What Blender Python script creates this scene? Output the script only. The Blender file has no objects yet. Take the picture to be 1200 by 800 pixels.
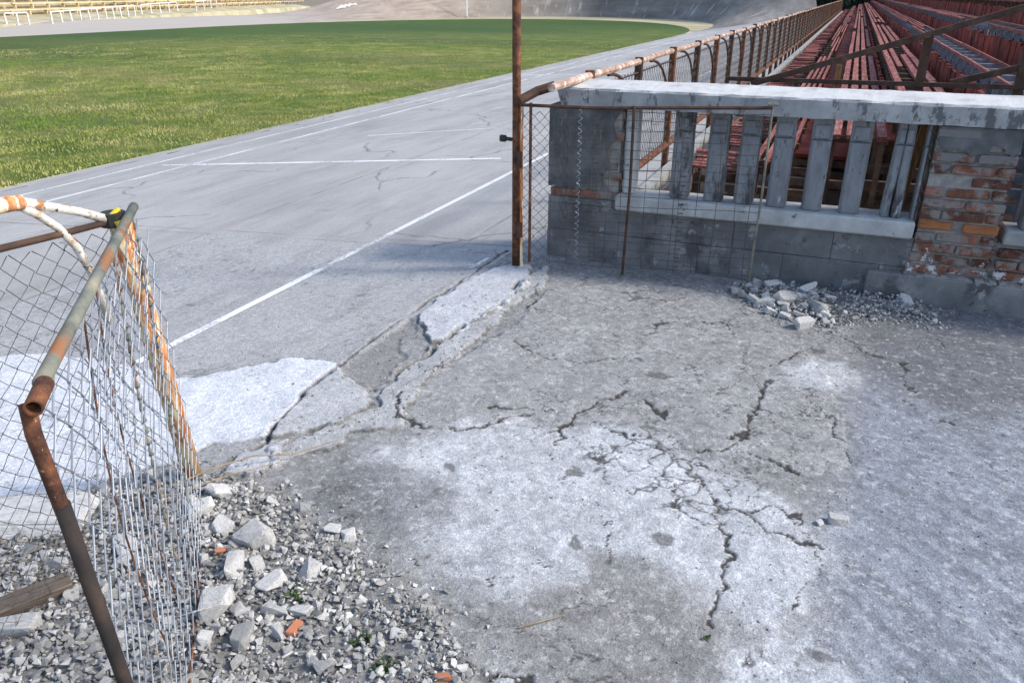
import bpy, bmesh, math, random
import numpy as np
from mathutils import Vector, Matrix, Euler
R=math.radians
random.seed(7); rng=np.random.default_rng(7)
S=bpy.context.scene; C=S.collection
# ---------------------------------------------------------------- camera, world, sun, exposure
EYE=1.7; PITCH=R(24.3); YAW=R(22.5)
cd=bpy.data.cameras.new('camera'); cam=bpy.data.objects.new('camera',cd); C.objects.link(cam)
cam.location=(0,0,EYE); cam.rotation_euler=(R(90)-PITCH,0,YAW)
cd.sensor_width=36; cd.lens=27.0; cd.clip_end=600; cd.clip_start=0.05
S.camera=cam
SUN_EL=R(40); SUN_AZ=R(74)      # azimuth from +Y, negative = towards -X
w=bpy.data.worlds.new('World'); S.world=w; w.use_nodes=True
nt=w.node_tree; sky=nt.nodes.new('ShaderNodeTexSky'); sky.sky_type='NISHITA'; sky.sun_disc=False
sky.sun_elevation=SUN_EL; sky.sun_rotation=SUN_AZ; sky.air_density=1.0; sky.dust_density=1.5; sky.ozone_density=1.0
bg=nt.nodes['Background']; bg.inputs[1].default_value=0.15; nt.links.new(sky.outputs[0],bg.inputs[0])
sl=bpy.data.lights.new('sun','SUN'); sl.energy=2.0; sl.angle=R(8); sl.color=(1,.93,.82)
so=bpy.data.objects.new('sun',sl); C.objects.link(so); so.location=(20,20,30)
sd=Vector((math.sin(SUN_AZ)*math.cos(SUN_EL),math.cos(SUN_AZ)*math.cos(SUN_EL),math.sin(SUN_EL)))
so.rotation_euler=sd.to_track_quat('Z','Y').to_euler()
S.view_settings.view_transform='Standard'; S.view_settings.look='None'; S.view_settings.gamma=1
S.view_settings.exposure=0.9
# ---------------------------------------------------------------- helpers
def gp(x,y,z=0.0):
    """ground survey: where a point of the pavement lies, metres"""
    a=(x-600)/900.; b=-(y-400)/900.
    Y=math.cos(PITCH)+b*math.sin(PITCH); Z=-math.sin(PITCH)+b*math.cos(PITCH)
    rx=a*math.cos(YAW)-Y*math.sin(YAW); ry=a*math.sin(YAW)+Y*math.cos(YAW)
    t=(z-EYE)/Z; return (rx*t,ry*t)
def tag(o,label=None,cat=None,group=None,kind=None):
    if label: o['label']=label
    if cat: o['category']=cat
    if group: o['group']=group
    if kind: o['kind']=kind
    return o
def empty(name,loc=(0,0,0),rz=0,**k):
    o=bpy.data.objects.new(name,None); C.objects.link(o); o.location=loc; o.rotation_euler=(0,0,rz); o.empty_display_size=.2
    return tag(o,**k)
class MB:
    def __init__(s): s.v=[]; s.f=[]; s.n=0
    def add(s,vs,fs):
        s.v+= [tuple(p) for p in vs]; s.f+=[tuple(i+s.n for i in f) for f in fs]; s.n+=len(vs)
    def box(s,x0,x1,y0,y1,z0,z1,j=0,M=None):
        vs=[Vector((x,y,z))+Vector([random.uniform(-j,j) for _ in range(3)]) for z in (z0,z1) for x,y in ((x0,y0),(x1,y0),(x1,y1),(x0,y1))]
        if M: vs=[M@v for v in vs]
        s.add(vs,[(3,2,1,0),(4,5,6,7),(0,1,5,4),(1,2,6,5),(2,3,7,6),(3,0,4,7)])
    def tube(s,pts,r,n=8,cap=True,rs=None):
        pts=[Vector(p) for p in pts]; m=len(pts); up=None; rings=[]
        for i,p in enumerate(pts):
            d=(pts[min(i+1,m-1)]-pts[max(i-1,0)]).normalized()
            if up is None:
                up=Vector((0,0,1)) if abs(d.z)<.9 else Vector((1,0,0))
            a=d.cross(up).normalized(); b=a.cross(d).normalized(); up=b
            rr=rs[i] if rs else r
            rings.append([p+(a*math.cos(t)+b*math.sin(t))*rr for t in [2*math.pi*k/n for k in range(n)]])
        vs=[q for g in rings for q in g]; fs=[]
        for i in range(m-1):
            for k in range(n):
                fs.append((i*n+k,i*n+(k+1)%n,(i+1)*n+(k+1)%n,(i+1)*n+k))
        if cap: fs.append(tuple(range(n-1,-1,-1))); fs.append(tuple((m-1)*n+k for k in range(n)))
        s.add(vs,fs)
    def bar(s,a,b,w,h):
        a=Vector(a);b=Vector(b);d=(b-a).normalized(); up=Vector((0,0,1)) if abs(d.z)<.95 else Vector((0,1,0))
        x=d.cross(up).normalized()*w/2; y=x.cross(d).normalized()*h/2
        vs=[p+i*x+j*y for p in (a,b) for i,j in ((-1,-1),(1,-1),(1,1),(-1,1))]
        s.add(vs,[(3,2,1,0),(4,5,6,7),(0,1,5,4),(1,2,6,5),(2,3,7,6),(3,0,4,7)])
    def build(s,name,m,parent=None,smooth=False,bevel=0,**k):
        me=bpy.data.meshes.new(name); me.from_pydata(s.v,[],s.f); me.update()
        bm=bmesh.new(); bm.from_mesh(me); bmesh.ops.recalc_face_normals(bm,faces=bm.faces)
        if bevel: bmesh.ops.bevel(bm,geom=list(bm.edges),offset=bevel,segments=1,affect='EDGES',profile=.6)
        bm.to_mesh(me); bm.free()
        return mk(name,me,m,parent,smooth,**k)
def mk(name,me,m,parent=None,smooth=False,**k):
    if m: me.materials.append(m)
    if smooth: me.polygons.foreach_set('use_smooth',[True]*len(me.polygons))
    o=bpy.data.objects.new(name,me); C.objects.link(o)
    if parent: o.parent=parent
    return tag(o,**k)
def copy_tree(o,parent=None):
    c=o.copy(); C.objects.link(c)
    if parent: c.parent=parent
    for ch in [x for x in CH.get(o.name,[])]: copy_tree(ch,c)
    return c
CH={}
def reg(root):
    CH[root.name]=[o for o in C.objects if o.parent==root]
    for c in CH[root.name]: CH[c.name]=[o for o in C.objects if o.parent==c]
# ---- numpy noise
def _h(ix,iy,s):
    n=(ix*374761393+iy*668265263+s*974634777)&0xffffffff
    n=((n^(n>>13))*1274126177)&0xffffffff
    return ((n^(n>>16))&0xffff)/65535.
def vn(x,y,s=0):
    ix=np.floor(x).astype(np.int64); iy=np.floor(y).astype(np.int64); fx=x-ix; fy=y-iy
    fx=fx*fx*(3-2*fx); fy=fy*fy*(3-2*fy)
    a=_h(ix,iy,s);b=_h(ix+1,iy,s);c=_h(ix,iy+1,s);d=_h(ix+1,iy+1,s)
    return a+(b-a)*fx+(c-a)*fy+(a-b-c+d)*fx*fy
def fbm(x,y,f,o=4,s=0):
    r=0;a=.5;t=0
    for i in range(o): r=r+a*vn(x*f,y*f,s+i*17); t+=a; a*=.55; f*=2.03
    return r/t
def seg_dist(px,py,P,closed=False):
    d=np.full(px.shape,1e9); n=len(P)
    for i in range(n if closed else n-1):
        a=P[i];b=P[(i+1)%n]; vx=b[0]-a[0];vy=b[1]-a[1]; L=vx*vx+vy*vy+1e-12
        t=np.clip(((px-a[0])*vx+(py-a[1])*vy)/L,0,1)
        d=np.minimum(d,np.hypot(px-a[0]-t*vx,py-a[1]-t*vy))
    return d
def poly_sd(px,py,P):
    ins=np.zeros(px.shape,bool); n=len(P)
    for i in range(n):
        a=P[i];b=P[(i+1)%n]
        c=((a[1]>py)!=(b[1]>py))&(px<(b[0]-a[0])*(py-a[1])/((b[1]-a[1])+1e-12)+a[0])
        ins^=c
    d=seg_dist(px,py,P,True); return np.where(ins,d,-d)
def sstep(a,b,x): t=np.clip((x-a)/(b-a),0,1); return t*t*(3-2*t)
# ---- materials
def mat(name,rough=.85,metal=0):
    m=bpy.data.materials.new(name); m.use_nodes=True; nt=m.node_tree; b=nt.nodes['Principled BSDF']
    b.inputs['Roughness'].default_value=rough; b.inputs['Metallic'].default_value=metal
    b.inputs['Specular IOR Level'].default_value=.3
    return m,nt,b
def node(nt,t,**k):
    n=nt.nodes.new(t)
    for a,v in k.items(): setattr(n,a,v)
    return n
def coords(nt,scale=(1,1,1),kind='Object'):
    tc=node(nt,'ShaderNodeTexCoord'); mp=node(nt,'ShaderNodeMapping'); mp.inputs['Scale'].default_value=scale
    nt.links.new(tc.outputs[kind],mp.inputs[0]); return mp.outputs[0]
def noise(nt,co,scale,detail=5,rough=.6):
    n=node(nt,'ShaderNodeTexNoise'); n.inputs['Scale'].default_value=scale; n.inputs['Detail'].default_value=detail; n.inputs['Roughness'].default_value=rough
    nt.links.new(co,n.inputs['Vector']); return n.outputs['Fac']
def ramp(nt,fac,stops):
    r=node(nt,'ShaderNodeValToRGB'); e=r.color_ramp.elements
    while len(e)<len(stops): e.new(.5)
    for i,(p,c) in enumerate(stops): e[i].position=p; e[i].color=(*c,1) if len(c)==3 else c
    nt.links.new(fac,r.inputs[0]); return r.outputs[0]
def mix(nt,f,a,b,mode='MIX'):
    m=node(nt,'ShaderNodeMix',data_type='RGBA',blend_type=mode)
    for s,v in ((0,f),(6,a),(7,b)):
        if hasattr(v,'is_linked'): nt.links.new(v,m.inputs[s])
        else: m.inputs[s].default_value=v if s==0 else (*v,1)
    return m.outputs[2]
def bump(nt,b,fac,st,dist):
    n=node(nt,'ShaderNodeBump'); n.inputs['Strength'].default_value=st; n.inputs['Distance'].default_value=dist
    nt.links.new(fac,n.inputs['Height']); 
    if b.inputs['Normal'].is_linked: nt.links.new(b.inputs['Normal'].links[0].from_socket,n.inputs['Normal'])
    nt.links.new(n.outputs[0],b.inputs['Normal'])
def simple(name,stops,sc=8,scale=(1,1,1),rough=.85,metal=0,bs=.4,bd=.004,bsc=60,island=0,objr=0,over=None):
    m,nt,b=mat(name,rough,metal); co=coords(nt,scale); f=noise(nt,co,sc,6,.65); c=ramp(nt,f,stops)
    if island or objr:
        if island: src=node(nt,'ShaderNodeNewGeometry').outputs['Random Per Island']
        else: src=node(nt,'ShaderNodeObjectInfo').outputs['Random']
        a=island or objr
        v=ramp(nt,src,[(0,(1-a,)*3),(1,(1+a*.6,)*3)]); c=mix(nt,1.0,c,v,'MULTIPLY')
    if over:   # (scale, lo, hi, colour)
        for (s2,lo,hi,col) in over:
            g=noise(nt,co,s2,5,.7); k=ramp(nt,g,[(lo,(0,0,0)),(hi,(1,1,1))]); c=mix(nt,k,c,col)
    nt.links.new(c,b.inputs['Base Color'])
    if bs: bump(nt,b,noise(nt,co,bsc,4,.7),bs,bd)
    return m
RUST=[(.28,(.025,.014,.012)),(.45,(.085,.036,.022)),(.6,(.19,.075,.035)),(.75,(.34,.15,.07))]
M={}
M['rust']=simple('rust',RUST,18,bs=.9,bd=.003,bsc=110,over=[(70,.62,.68,(.42,.24,.13))])
M['rust_dark']=simple('rust_dark',[(.3,(.03,.02,.016)),(.6,(.09,.05,.035)),(.8,(.16,.09,.06))],12,bs=.5,bd=.002)
M['rust_peel']=simple('peeling_orange_paint',[(.32,(.20,.07,.03)),(.48,(.48,.17,.06)),(.7,(.62,.33,.14))],40,scale=(1,1,.14),bs=.9,bd=.003,over=[(26,.48,.60,(.74,.64,.40)),(60,.55,.62,(.78,.74,.64)),(45,.60,.68,(.12,.05,.03))])
M['rail_peel']=simple('weathered_rail_paint',[(.3,(.20,.11,.08)),(.5,(.38,.25,.19)),(.7,(.55,.46,.40))],12,bs=.5,bd=.002,over=[(9,.55,.62,(.68,.62,.54)),(25,.6,.66,(.12,.06,.04))])
M['white_peel']=simple('flaking_white_paint',[(.3,(.45,.40,.33)),(.55,(.72,.69,.62)),(.8,(.8,.78,.72))],30,bs=.7,bd=.002,over=[(22,.52,.58,(.38,.19,.08)),(35,.6,.65,(.08,.06,.05))])
M['greenrust']=simple('greenish_worn_pipe',[(.3,(.08,.09,.08)),(.5,(.17,.18,.15)),(.7,(.30,.27,.20))],10,bs=.4,bd=.0015,over=[(7,.52,.62,(.26,.12,.06))])
M['wire']=simple('dark_wire',[(.35,(.05,.045,.045)),(.6,(.14,.11,.09)),(.75,(.25,.14,.08))],20,rough=.6,bs=0,metal=.3)
M['galv']=simple('galvanised_wire',[(.3,(.16,.18,.21)),(.6,(.30,.33,.38)),(.75,(.22,.20,.16))],6,rough=.5,bs=0,metal=.25,over=[(12,.60,.68,(.30,.15,.07))])
M['black']=simple('black_rubber',[(.3,(.02,.02,.02)),(.7,(.05,.05,.045))],20)
M['yellow']=simple('yellow_tape',[(.3,(.6,.42,.03)),(.7,(.75,.55,.06))],20)
M['pipe_dark']=simple('tarred_rusty_pipe',[(.3,(.012,.011,.011)),(.55,(.03,.024,.022)),(.75,(.07,.045,.032))],9,bs=.6,bd=.0015)
CONC=[(.3,(.20,.20,.20)),(.5,(.31,.31,.305)),(.7,(.42,.42,.41))]
M['conc']=simple('weathered_concrete',CONC,5,bs=.5,bd=.004,bsc=70,over=[(4,.60,.72,(.13,.13,.13)),(11,.64,.7,(.5,.5,.5))])
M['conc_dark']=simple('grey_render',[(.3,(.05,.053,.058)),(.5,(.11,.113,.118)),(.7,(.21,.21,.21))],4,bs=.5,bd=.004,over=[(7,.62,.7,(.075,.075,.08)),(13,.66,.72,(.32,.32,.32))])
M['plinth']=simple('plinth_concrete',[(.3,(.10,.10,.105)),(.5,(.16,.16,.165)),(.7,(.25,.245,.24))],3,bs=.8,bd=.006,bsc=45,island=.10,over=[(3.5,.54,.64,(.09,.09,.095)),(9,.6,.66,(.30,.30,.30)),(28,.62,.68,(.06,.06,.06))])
M['cap']=simple('cap_concrete',[(.3,(.26,.26,.26)),(.5,(.40,.40,.395)),(.7,(.54,.54,.53))],5,bs=.5,bd=.004,over=[(9,.63,.67,(.12,.12,.125)),(22,.66,.7,(.2,.2,.2))])
def capmat():
    m,nt,b=mat('cap_concrete',.88); co=coords(nt); c=ramp(nt,noise(nt,co,5,6,.65),[(.3,(.22,.22,.225)),(.5,(.33,.33,.335)),(.7,(.46,.46,.455))])
    k=ramp(nt,noise(nt,coords(nt,(11,1,5)),1,5,.7),[(.54,(0,)*3),(.60,(.9,)*3)]); c=mix(nt,k,c,(.10,.10,.105))
    k=ramp(nt,noise(nt,coords(nt,(3,3,1)),2.2,6,.7),[(.56,(0,)*3),(.68,(.6,)*3)]); c=mix(nt,k,c,(.26,.26,.265))
    k=ramp(nt,noise(nt,co,40,5,.8),[(.6,(0,)*3),(.68,(.8,)*3)]); c=mix(nt,k,c,(.18,.18,.18))
    # paler upper side: sky brightness put into the colour
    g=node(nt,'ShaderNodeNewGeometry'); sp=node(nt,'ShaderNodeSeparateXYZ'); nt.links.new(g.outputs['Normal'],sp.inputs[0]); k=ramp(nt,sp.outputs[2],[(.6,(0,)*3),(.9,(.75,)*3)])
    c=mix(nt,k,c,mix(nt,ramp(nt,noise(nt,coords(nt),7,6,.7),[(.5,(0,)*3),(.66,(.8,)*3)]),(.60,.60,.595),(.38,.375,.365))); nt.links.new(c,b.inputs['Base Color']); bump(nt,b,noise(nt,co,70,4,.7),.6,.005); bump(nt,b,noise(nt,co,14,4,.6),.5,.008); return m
M['topcap']=capmat()
def brickmat():
    m,nt,b=mat('grimy_brick',.9); co=coords(nt); src=node(nt,'ShaderNodeNewGeometry').outputs['Random Per Island']
    c=ramp(nt,noise(nt,co,16,6,.65),[(.3,(.10,.045,.035)),(.5,(.20,.08,.052)),(.7,(.30,.125,.08))]); c=mix(nt,1.0,c,ramp(nt,src,[(0,(.45,)*3),(1,(1.3,)*3)]),'MULTIPLY')
    k=ramp(nt,noise(nt,co,9,6,.7),[(.47,(0,)*3),(.56,(.85,)*3)]); c=mix(nt,k,c,(.25,.235,.22))
    sp=node(nt,'ShaderNodeSeparateXYZ'); nt.links.new(co,sp.inputs[0]); z=sp.outputs[2]
    a=ramp(nt,z,[(.78,(0,)*3),(.93,(.34,)*3)]); n2=noise(nt,co,7,6,.7)
    ad=node(nt,'ShaderNodeMath',operation='ADD'); nt.links.new(a,ad.inputs[0]); nt.links.new(n2,ad.inputs[1]); k=ramp(nt,ad.outputs[0],[(.62,(0,)*3),(.70,(.92,)*3)]); c=mix(nt,k,c,(.19,.185,.185))
    a=ramp(nt,z,[(.22,(.16,)*3),(.36,(0,)*3)]); ad=node(nt,'ShaderNodeMath',operation='ADD'); nt.links.new(a,ad.inputs[0]); nt.links.new(noise(nt,co,11,5,.7),ad.inputs[1]); k=ramp(nt,ad.outputs[0],[(.66,(0,)*3),(.70,(.9,)*3)]); c=mix(nt,k,c,(.66,.64,.64))
    nt.links.new(c,b.inputs['Base Color']); bump(nt,b,noise(nt,co,60,5,.75),.9,.007); bump(nt,b,noise(nt,co,18,4,.6),.6,.012); return m
M['grimy']=brickmat()
M['brick']=simple('old_brick',[(.3,(.13,.055,.04)),(.5,(.26,.095,.055)),(.7,(.36,.14,.075))],16,bs=.8,bd=.006,island=.45,over=[(9,.52,.62,(.40,.37,.34)),(20,.6,.68,(.07,.05,.045))])
M['brick']=simple('old_brick',[(.3,(.11,.05,.038)),(.5,(.21,.085,.055)),(.7,(.31,.13,.08))],16,bs=.9,bd=.008,island=.5,over=[(7,.47,.56,(.30,.28,.26)),(14,.56,.62,(.08,.065,.055)),(26,.62,.66,(.55,.53,.50))])
M['brick_orange']=simple('fresher_orange_brick',[(.3,(.26,.09,.035)),(.7,(.42,.17,.07))],12,bs=.9,bd=.006,over=[(14,.58,.68,(.20,.12,.09)),(30,.62,.68,(.10,.06,.05))])
M['mortar']=simple('mortar',[(.3,(.16,.15,.14)),(.6,(.32,.30,.28)),(.8,(.45,.43,.40))],14,bs=.9,bd=.008,bsc=50)
M['rock']=simple('broken_concrete_stone_',[(.3,(.42,.415,.405)),(.5,(.60,.59,.575)),(.7,(.72,.71,.69))],6,bs=.8,bd=.008,bsc=22,objr=.38,over=[(7,.58,.7,(.30,.27,.23)),(24,.62,.68,(.20,.18,.165))])
M['gravel']=simple('gravel_chips',[(.3,(.20,.195,.19)),(.5,(.37,.365,.35)),(.7,(.53,.52,.50))],9,bs=.5,bd=.003,bsc=90,island=.55)
M['brickbit']=simple('broken_brick',[(.3,(.35,.12,.06)),(.7,(.55,.24,.14))],20)
M['wood_old']=simple('weathered_plank',[(.3,(.07,.055,.045)),(.5,(.13,.105,.085)),(.7,(.22,.17,.13))],10,scale=(1,12,12),bs=.6,bd=.003)
M['wood_or']=simple('orange_brown_wood',[(.3,(.16,.075,.03)),(.5,(.30,.15,.06)),(.7,(.42,.24,.11))],10,scale=(10,10,1),bs=.6,bd=.003)
M['slat']=simple('faded_red_seat_paint',[(.3,(.13,.028,.022)),(.5,(.23,.065,.052)),(.7,(.38,.20,.18))],6,scale=(6,.7,6),bs=.4,bd=.002,island=.35,over=[(5,.64,.7,(.16,.10,.09))])
M['redback']=simple('dark_red_boards',[(.3,(.09,.013,.009)),(.5,(.22,.028,.016)),(.7,(.34,.075,.035))],5,bs=.5,bd=.003,island=.5,over=[(9,.6,.68,(.10,.05,.03))])
M['undersupport']=simple('brown_support',[(.3,(.05,.035,.028)),(.5,(.12,.075,.05)),(.7,(.20,.13,.08))],8,bs=.4,bd=.003,island=.5)
M['standfloor']=simple('dirty_stand_floor',[(.3,(.07,.05,.04)),(.5,(.17,.115,.08)),(.7,(.26,.18,.13))],3,bs=.6,bd=.006,over=[(14,.6,.66,(.30,.15,.05))])
M['bluegrey']=simple('pale_crossbar',[(.3,(.13,.14,.16)),(.7,(.27,.28,.31))],8)
M['beige']=simple('pale_wood_benches',[(.3,(.50,.38,.20)),(.5,(.66,.53,.31)),(.7,(.74,.63,.42))],.35,scale=(1,.3,1),bs=0,island=.25,over=[(.09,.55,.62,(.62,.34,.22))])
M['terrace']=simple('terrace_concrete',[(.3,(.30,.25,.15)),(.6,(.46,.39,.26))],.5,bs=0,over=[(.4,.55,.65,(.24,.20,.08))])
M['whitepaint']=simple('white_painted_steel',[(.3,(.7,.69,.66)),(.7,(.82,.81,.78))],3,bs=0)
M['trunk']=simple('bark',[(.3,(.05,.035,.025)),(.7,(.12,.09,.065))],8)
M['leaf']=simple('dark_foliage',[(.3,(.012,.028,.020)),(.5,(.022,.046,.030)),(.7,(.045,.075,.04))],1.2,bs=0,island=.4)
M['weed']=simple('weed_leaf',[(.3,(.022,.05,.012)),(.7,(.07,.11,.03))],20,bs=0,island=.3)
M['straw']=simple('dry_straw',[(.3,(.22,.16,.10)),(.7,(.38,.29,.19))],20,bs=0)
# pavement: baked stains live in a colour attribute, fine aggregate in nodes
def pave(name,agg=1.0):
    m,nt,b=mat(name,.9); at=node(nt,'ShaderNodeAttribute'); at.attribute_name='stain'; co=coords(nt)
    n1=noise(nt,co,220,3,.75); n2=noise(nt,co,38,5,.7); v=node(nt,'ShaderNodeTexVoronoi'); v.inputs['Scale'].default_value=120; nt.links.new(co,v.inputs['Vector'])
    c=mix(nt,1.0,at.outputs['Color'],ramp(nt,n1,[(.3,(.62,)*3),(.5,(.98,)*3),(.7,(1.38,)*3)]),'MULTIPLY')
    c=mix(nt,1.0,c,ramp(nt,n2,[(.3,(.78,)*3),(.55,(1.0,)*3),(.75,(1.22,)*3)]),'MULTIPLY')
    sp=node(nt,'ShaderNodeSeparateColor'); nt.links.new(v.outputs['Color'],sp.inputs[0])
    k=ramp(nt,sp.outputs[0],[(0.0,(.70,)*3),(.6,(1,)*3),(.93,(1.1,)*3),(1.0,(1.6,)*3)]); c=mix(nt,.55*agg,c,mix(nt,1.0,c,k,'MULTIPLY'))
    nt.links.new(c,b.inputs['Base Color']); bump(nt,b,n1,.7,.004); bump(nt,b,n2,.5,.008); bump(nt,b,v.outputs['Distance'],.4*agg,.003)
    return m
M['pave']=pave('cracked_pavement'); 
def asphalt():
    m,nt,b=mat('track_asphalt',.88); co=coords(nt)
    c=ramp(nt,noise(nt,co,.35,5,.6),[(.3,(.31,.302,.295)),(.5,(.36,.352,.343)),(.7,(.41,.40,.385))])
    c=mix(nt,1.0,c,ramp(nt,noise(nt,co,90,4,.75),[(.3,(.72,)*3),(.5,(1,)*3),(.7,(1.28,)*3)]),'MULTIPLY')
    c=mix(nt,1.0,c,ramp(nt,noise(nt,coords(nt,(1,.18,1)),2.2,6,.7),[(.32,(.84,)*3),(.5,(1,)*3),(.7,(1.10,)*3)]),'MULTIPLY')
    # thin meandering cracks
    vo=node(nt,'ShaderNodeTexVoronoi',feature='DISTANCE_TO_EDGE'); vo.inputs['Scale'].default_value=.42
    wv=node(nt,'ShaderNodeVectorMath',operation='ADD'); nn=node(nt,'ShaderNodeTexNoise'); nn.inputs['Scale'].default_value=1.3; nn.inputs['Detail'].default_value=6
    nt.links.new(co,nn.inputs['Vector']); nt.links.new(co,wv.inputs[0]); nt.links.new(nn.outputs['Color'],wv.inputs[1]); nt.links.new(wv.outputs[0],vo.inputs['Vector'])
    k=ramp(nt,vo.outputs['Distance'],[(.0,(1,)*3),(.010,(0,)*3)]); br=ramp(nt,noise(nt,co,.7,3,.5),[(.44,(0,)*3),(.54,(.8,)*3)]); k=mix(nt,1.0,k,br,'MULTIPLY')
    c=mix(nt,k,c,(.10,.10,.10))
    # pale repair smears and dark blotches
    c=mix(nt,ramp(nt,noise(nt,coords(nt,(1,.5,1)),1.1,6,.7),[(.60,(0,)*3),(.70,(.5,)*3)]),c,(.50,.50,.50))
    c=mix(nt,ramp(nt,noise(nt,coords(nt,(1.6,.35,1)),.8,7,.75),[(.55,(0,)*3),(.70,(.55,)*3)]),c,(.20,.195,.19))
    # slab joints, half filled with dirt
    bk=node(nt,'ShaderNodeTexBrick'); bk.inputs['Scale'].default_value=1; bk.inputs['Brick Width'].default_value=2.45; bk.inputs['Row Height'].default_value=5.1; bk.inputs['Mortar Size'].default_value=.014; bk.inputs['Mortar Smooth'].default_value=.3; bk.offset=0
    wj=node(nt,'ShaderNodeVectorMath',operation='SCALE'); wj.inputs['Scale'].default_value=.05; nt.links.new(nn.outputs['Color'],wj.inputs[0]); wk=node(nt,'ShaderNodeVectorMath',operation='ADD'); nt.links.new(co,wk.inputs[0]); nt.links.new(wj.outputs[0],wk.inputs[1]); nt.links.new(wk.outputs[0],bk.inputs['Vector'])
    c=mix(nt,mix(nt,1.0,bk.outputs['Fac'],ramp(nt,noise(nt,co,2.5,4,.6),[(.42,(.1,)*3),(.6,(.65,)*3)]),'MULTIPLY'),c,(.15,.145,.14))
    nt.links.new(c,b.inputs['Base Color']); bump(nt,b,noise(nt,co,120,4,.7),.6,.004); return m
M['asphalt']=asphalt()
def linepaint():
    m,nt,b=mat('worn_line_paint',.75); co=coords(nt); n=noise(nt,co,30,6,.8); n2=noise(nt,co,1.7,4,.6)
    k=node(nt,'ShaderNodeMath',operation='ADD'); nt.links.new(n,k.inputs[0]); nt.links.new(n2,k.inputs[1])
    c=ramp(nt,k.outputs[0],[(.0,(.62,.64,.66)),(.30,(.62,.64,.66)),(.5,(.74,.75,.76))])
    r=ramp(nt,k.outputs[0],[(0,(1,)*3),(1,(1,)*3)]); nt.links.new(c,b.inputs['Base Color'])
    t=node(nt,'ShaderNodeBsdfTransparent'); ms=node(nt,'ShaderNodeMixShader')
    s=node(nt,'ShaderNodeMapRange'); s.inputs[1].default_value=.78; s.inputs[2].default_value=1.02; nt.links.new(k.outputs[0],s.inputs[0])
    s.inputs[3].default_value=.22; s.inputs[4].default_value=1
    nt.links.new(s.outputs[0],ms.inputs[0]); nt.links.new(t.outputs[0],ms.inputs[1]); nt.links.new(b.outputs[0],ms.inputs[2])
    nt.links.new(ms.outputs[0],nt.nodes['Material Output'].inputs[0]); return m
M['line']=linepaint()
def grassmat():
    m,nt,b=mat('turf',.95); co=coords(nt,(1,1,1)); co2=coords(nt,(.45,1.3,1))
    c=ramp(nt,noise(nt,co,1.1,7,.7),[(.30,(.065,.11,.014)),(.46,(.11,.165,.022)),(.58,(.20,.22,.045)),(.7,(.34,.31,.12))])
    c=mix(nt,ramp(nt,noise(nt,co2,.16,5,.6),[(.48,(0,)*3),(.62,(.75,)*3)]),c,(.26,.235,.085))
    c=mix(nt,ramp(nt,noise(nt,co2,.08,4,.5),[(.45,(0,)*3),(.6,(.7,)*3)]),c,(.045,.085,.018))
    c=mix(nt,1.0,c,ramp(nt,noise(nt,co,14,6,.8),[(.28,(.45,)*3),(.5,(1,)*3),(.72,(1.45,)*3)]),'MULTIPLY')
    # shadow towards the far edge of the field, painted in as darker green
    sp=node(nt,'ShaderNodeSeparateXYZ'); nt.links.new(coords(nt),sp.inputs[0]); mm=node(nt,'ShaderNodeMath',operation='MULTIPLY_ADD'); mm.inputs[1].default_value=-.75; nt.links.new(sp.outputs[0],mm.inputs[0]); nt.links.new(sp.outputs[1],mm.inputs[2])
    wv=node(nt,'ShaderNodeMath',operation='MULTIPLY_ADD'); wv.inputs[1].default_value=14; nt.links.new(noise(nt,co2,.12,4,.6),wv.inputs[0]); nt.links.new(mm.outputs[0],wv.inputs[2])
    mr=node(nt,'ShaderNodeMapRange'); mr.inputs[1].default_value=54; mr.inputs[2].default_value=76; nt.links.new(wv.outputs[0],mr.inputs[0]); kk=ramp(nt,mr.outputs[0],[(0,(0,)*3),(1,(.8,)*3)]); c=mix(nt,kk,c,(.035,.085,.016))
    nt.links.new(c,b.inputs['Base Color']); bump(nt,b,noise(nt,co,18,6,.8),1,.06); return m
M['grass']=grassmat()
M['blade']=simple('grass_blades',[(.30,(.15,.21,.035)),(.44,(.26,.305,.065)),(.55,(.42,.41,.14)),(.7,(.56,.52,.22))],.9,bs=0,island=.25,over=[(.28,.54,.68,(.60,.53,.24)),(.16,.52,.62,(.17,.27,.04))])
M['tan']=simple('dry_verge',[(.3,(.28,.25,.15)),(.5,(.42,.37,.24)),(.7,(.52,.47,.33))],.5,scale=(.3,1,1),bs=0,over=[(.3,.55,.65,(.20,.24,.09))])
M['soil']=simple('dry_soil',[(.3,(.12,.10,.07)),(.6,(.24,.20,.14))],.3,bs=0)
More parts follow.
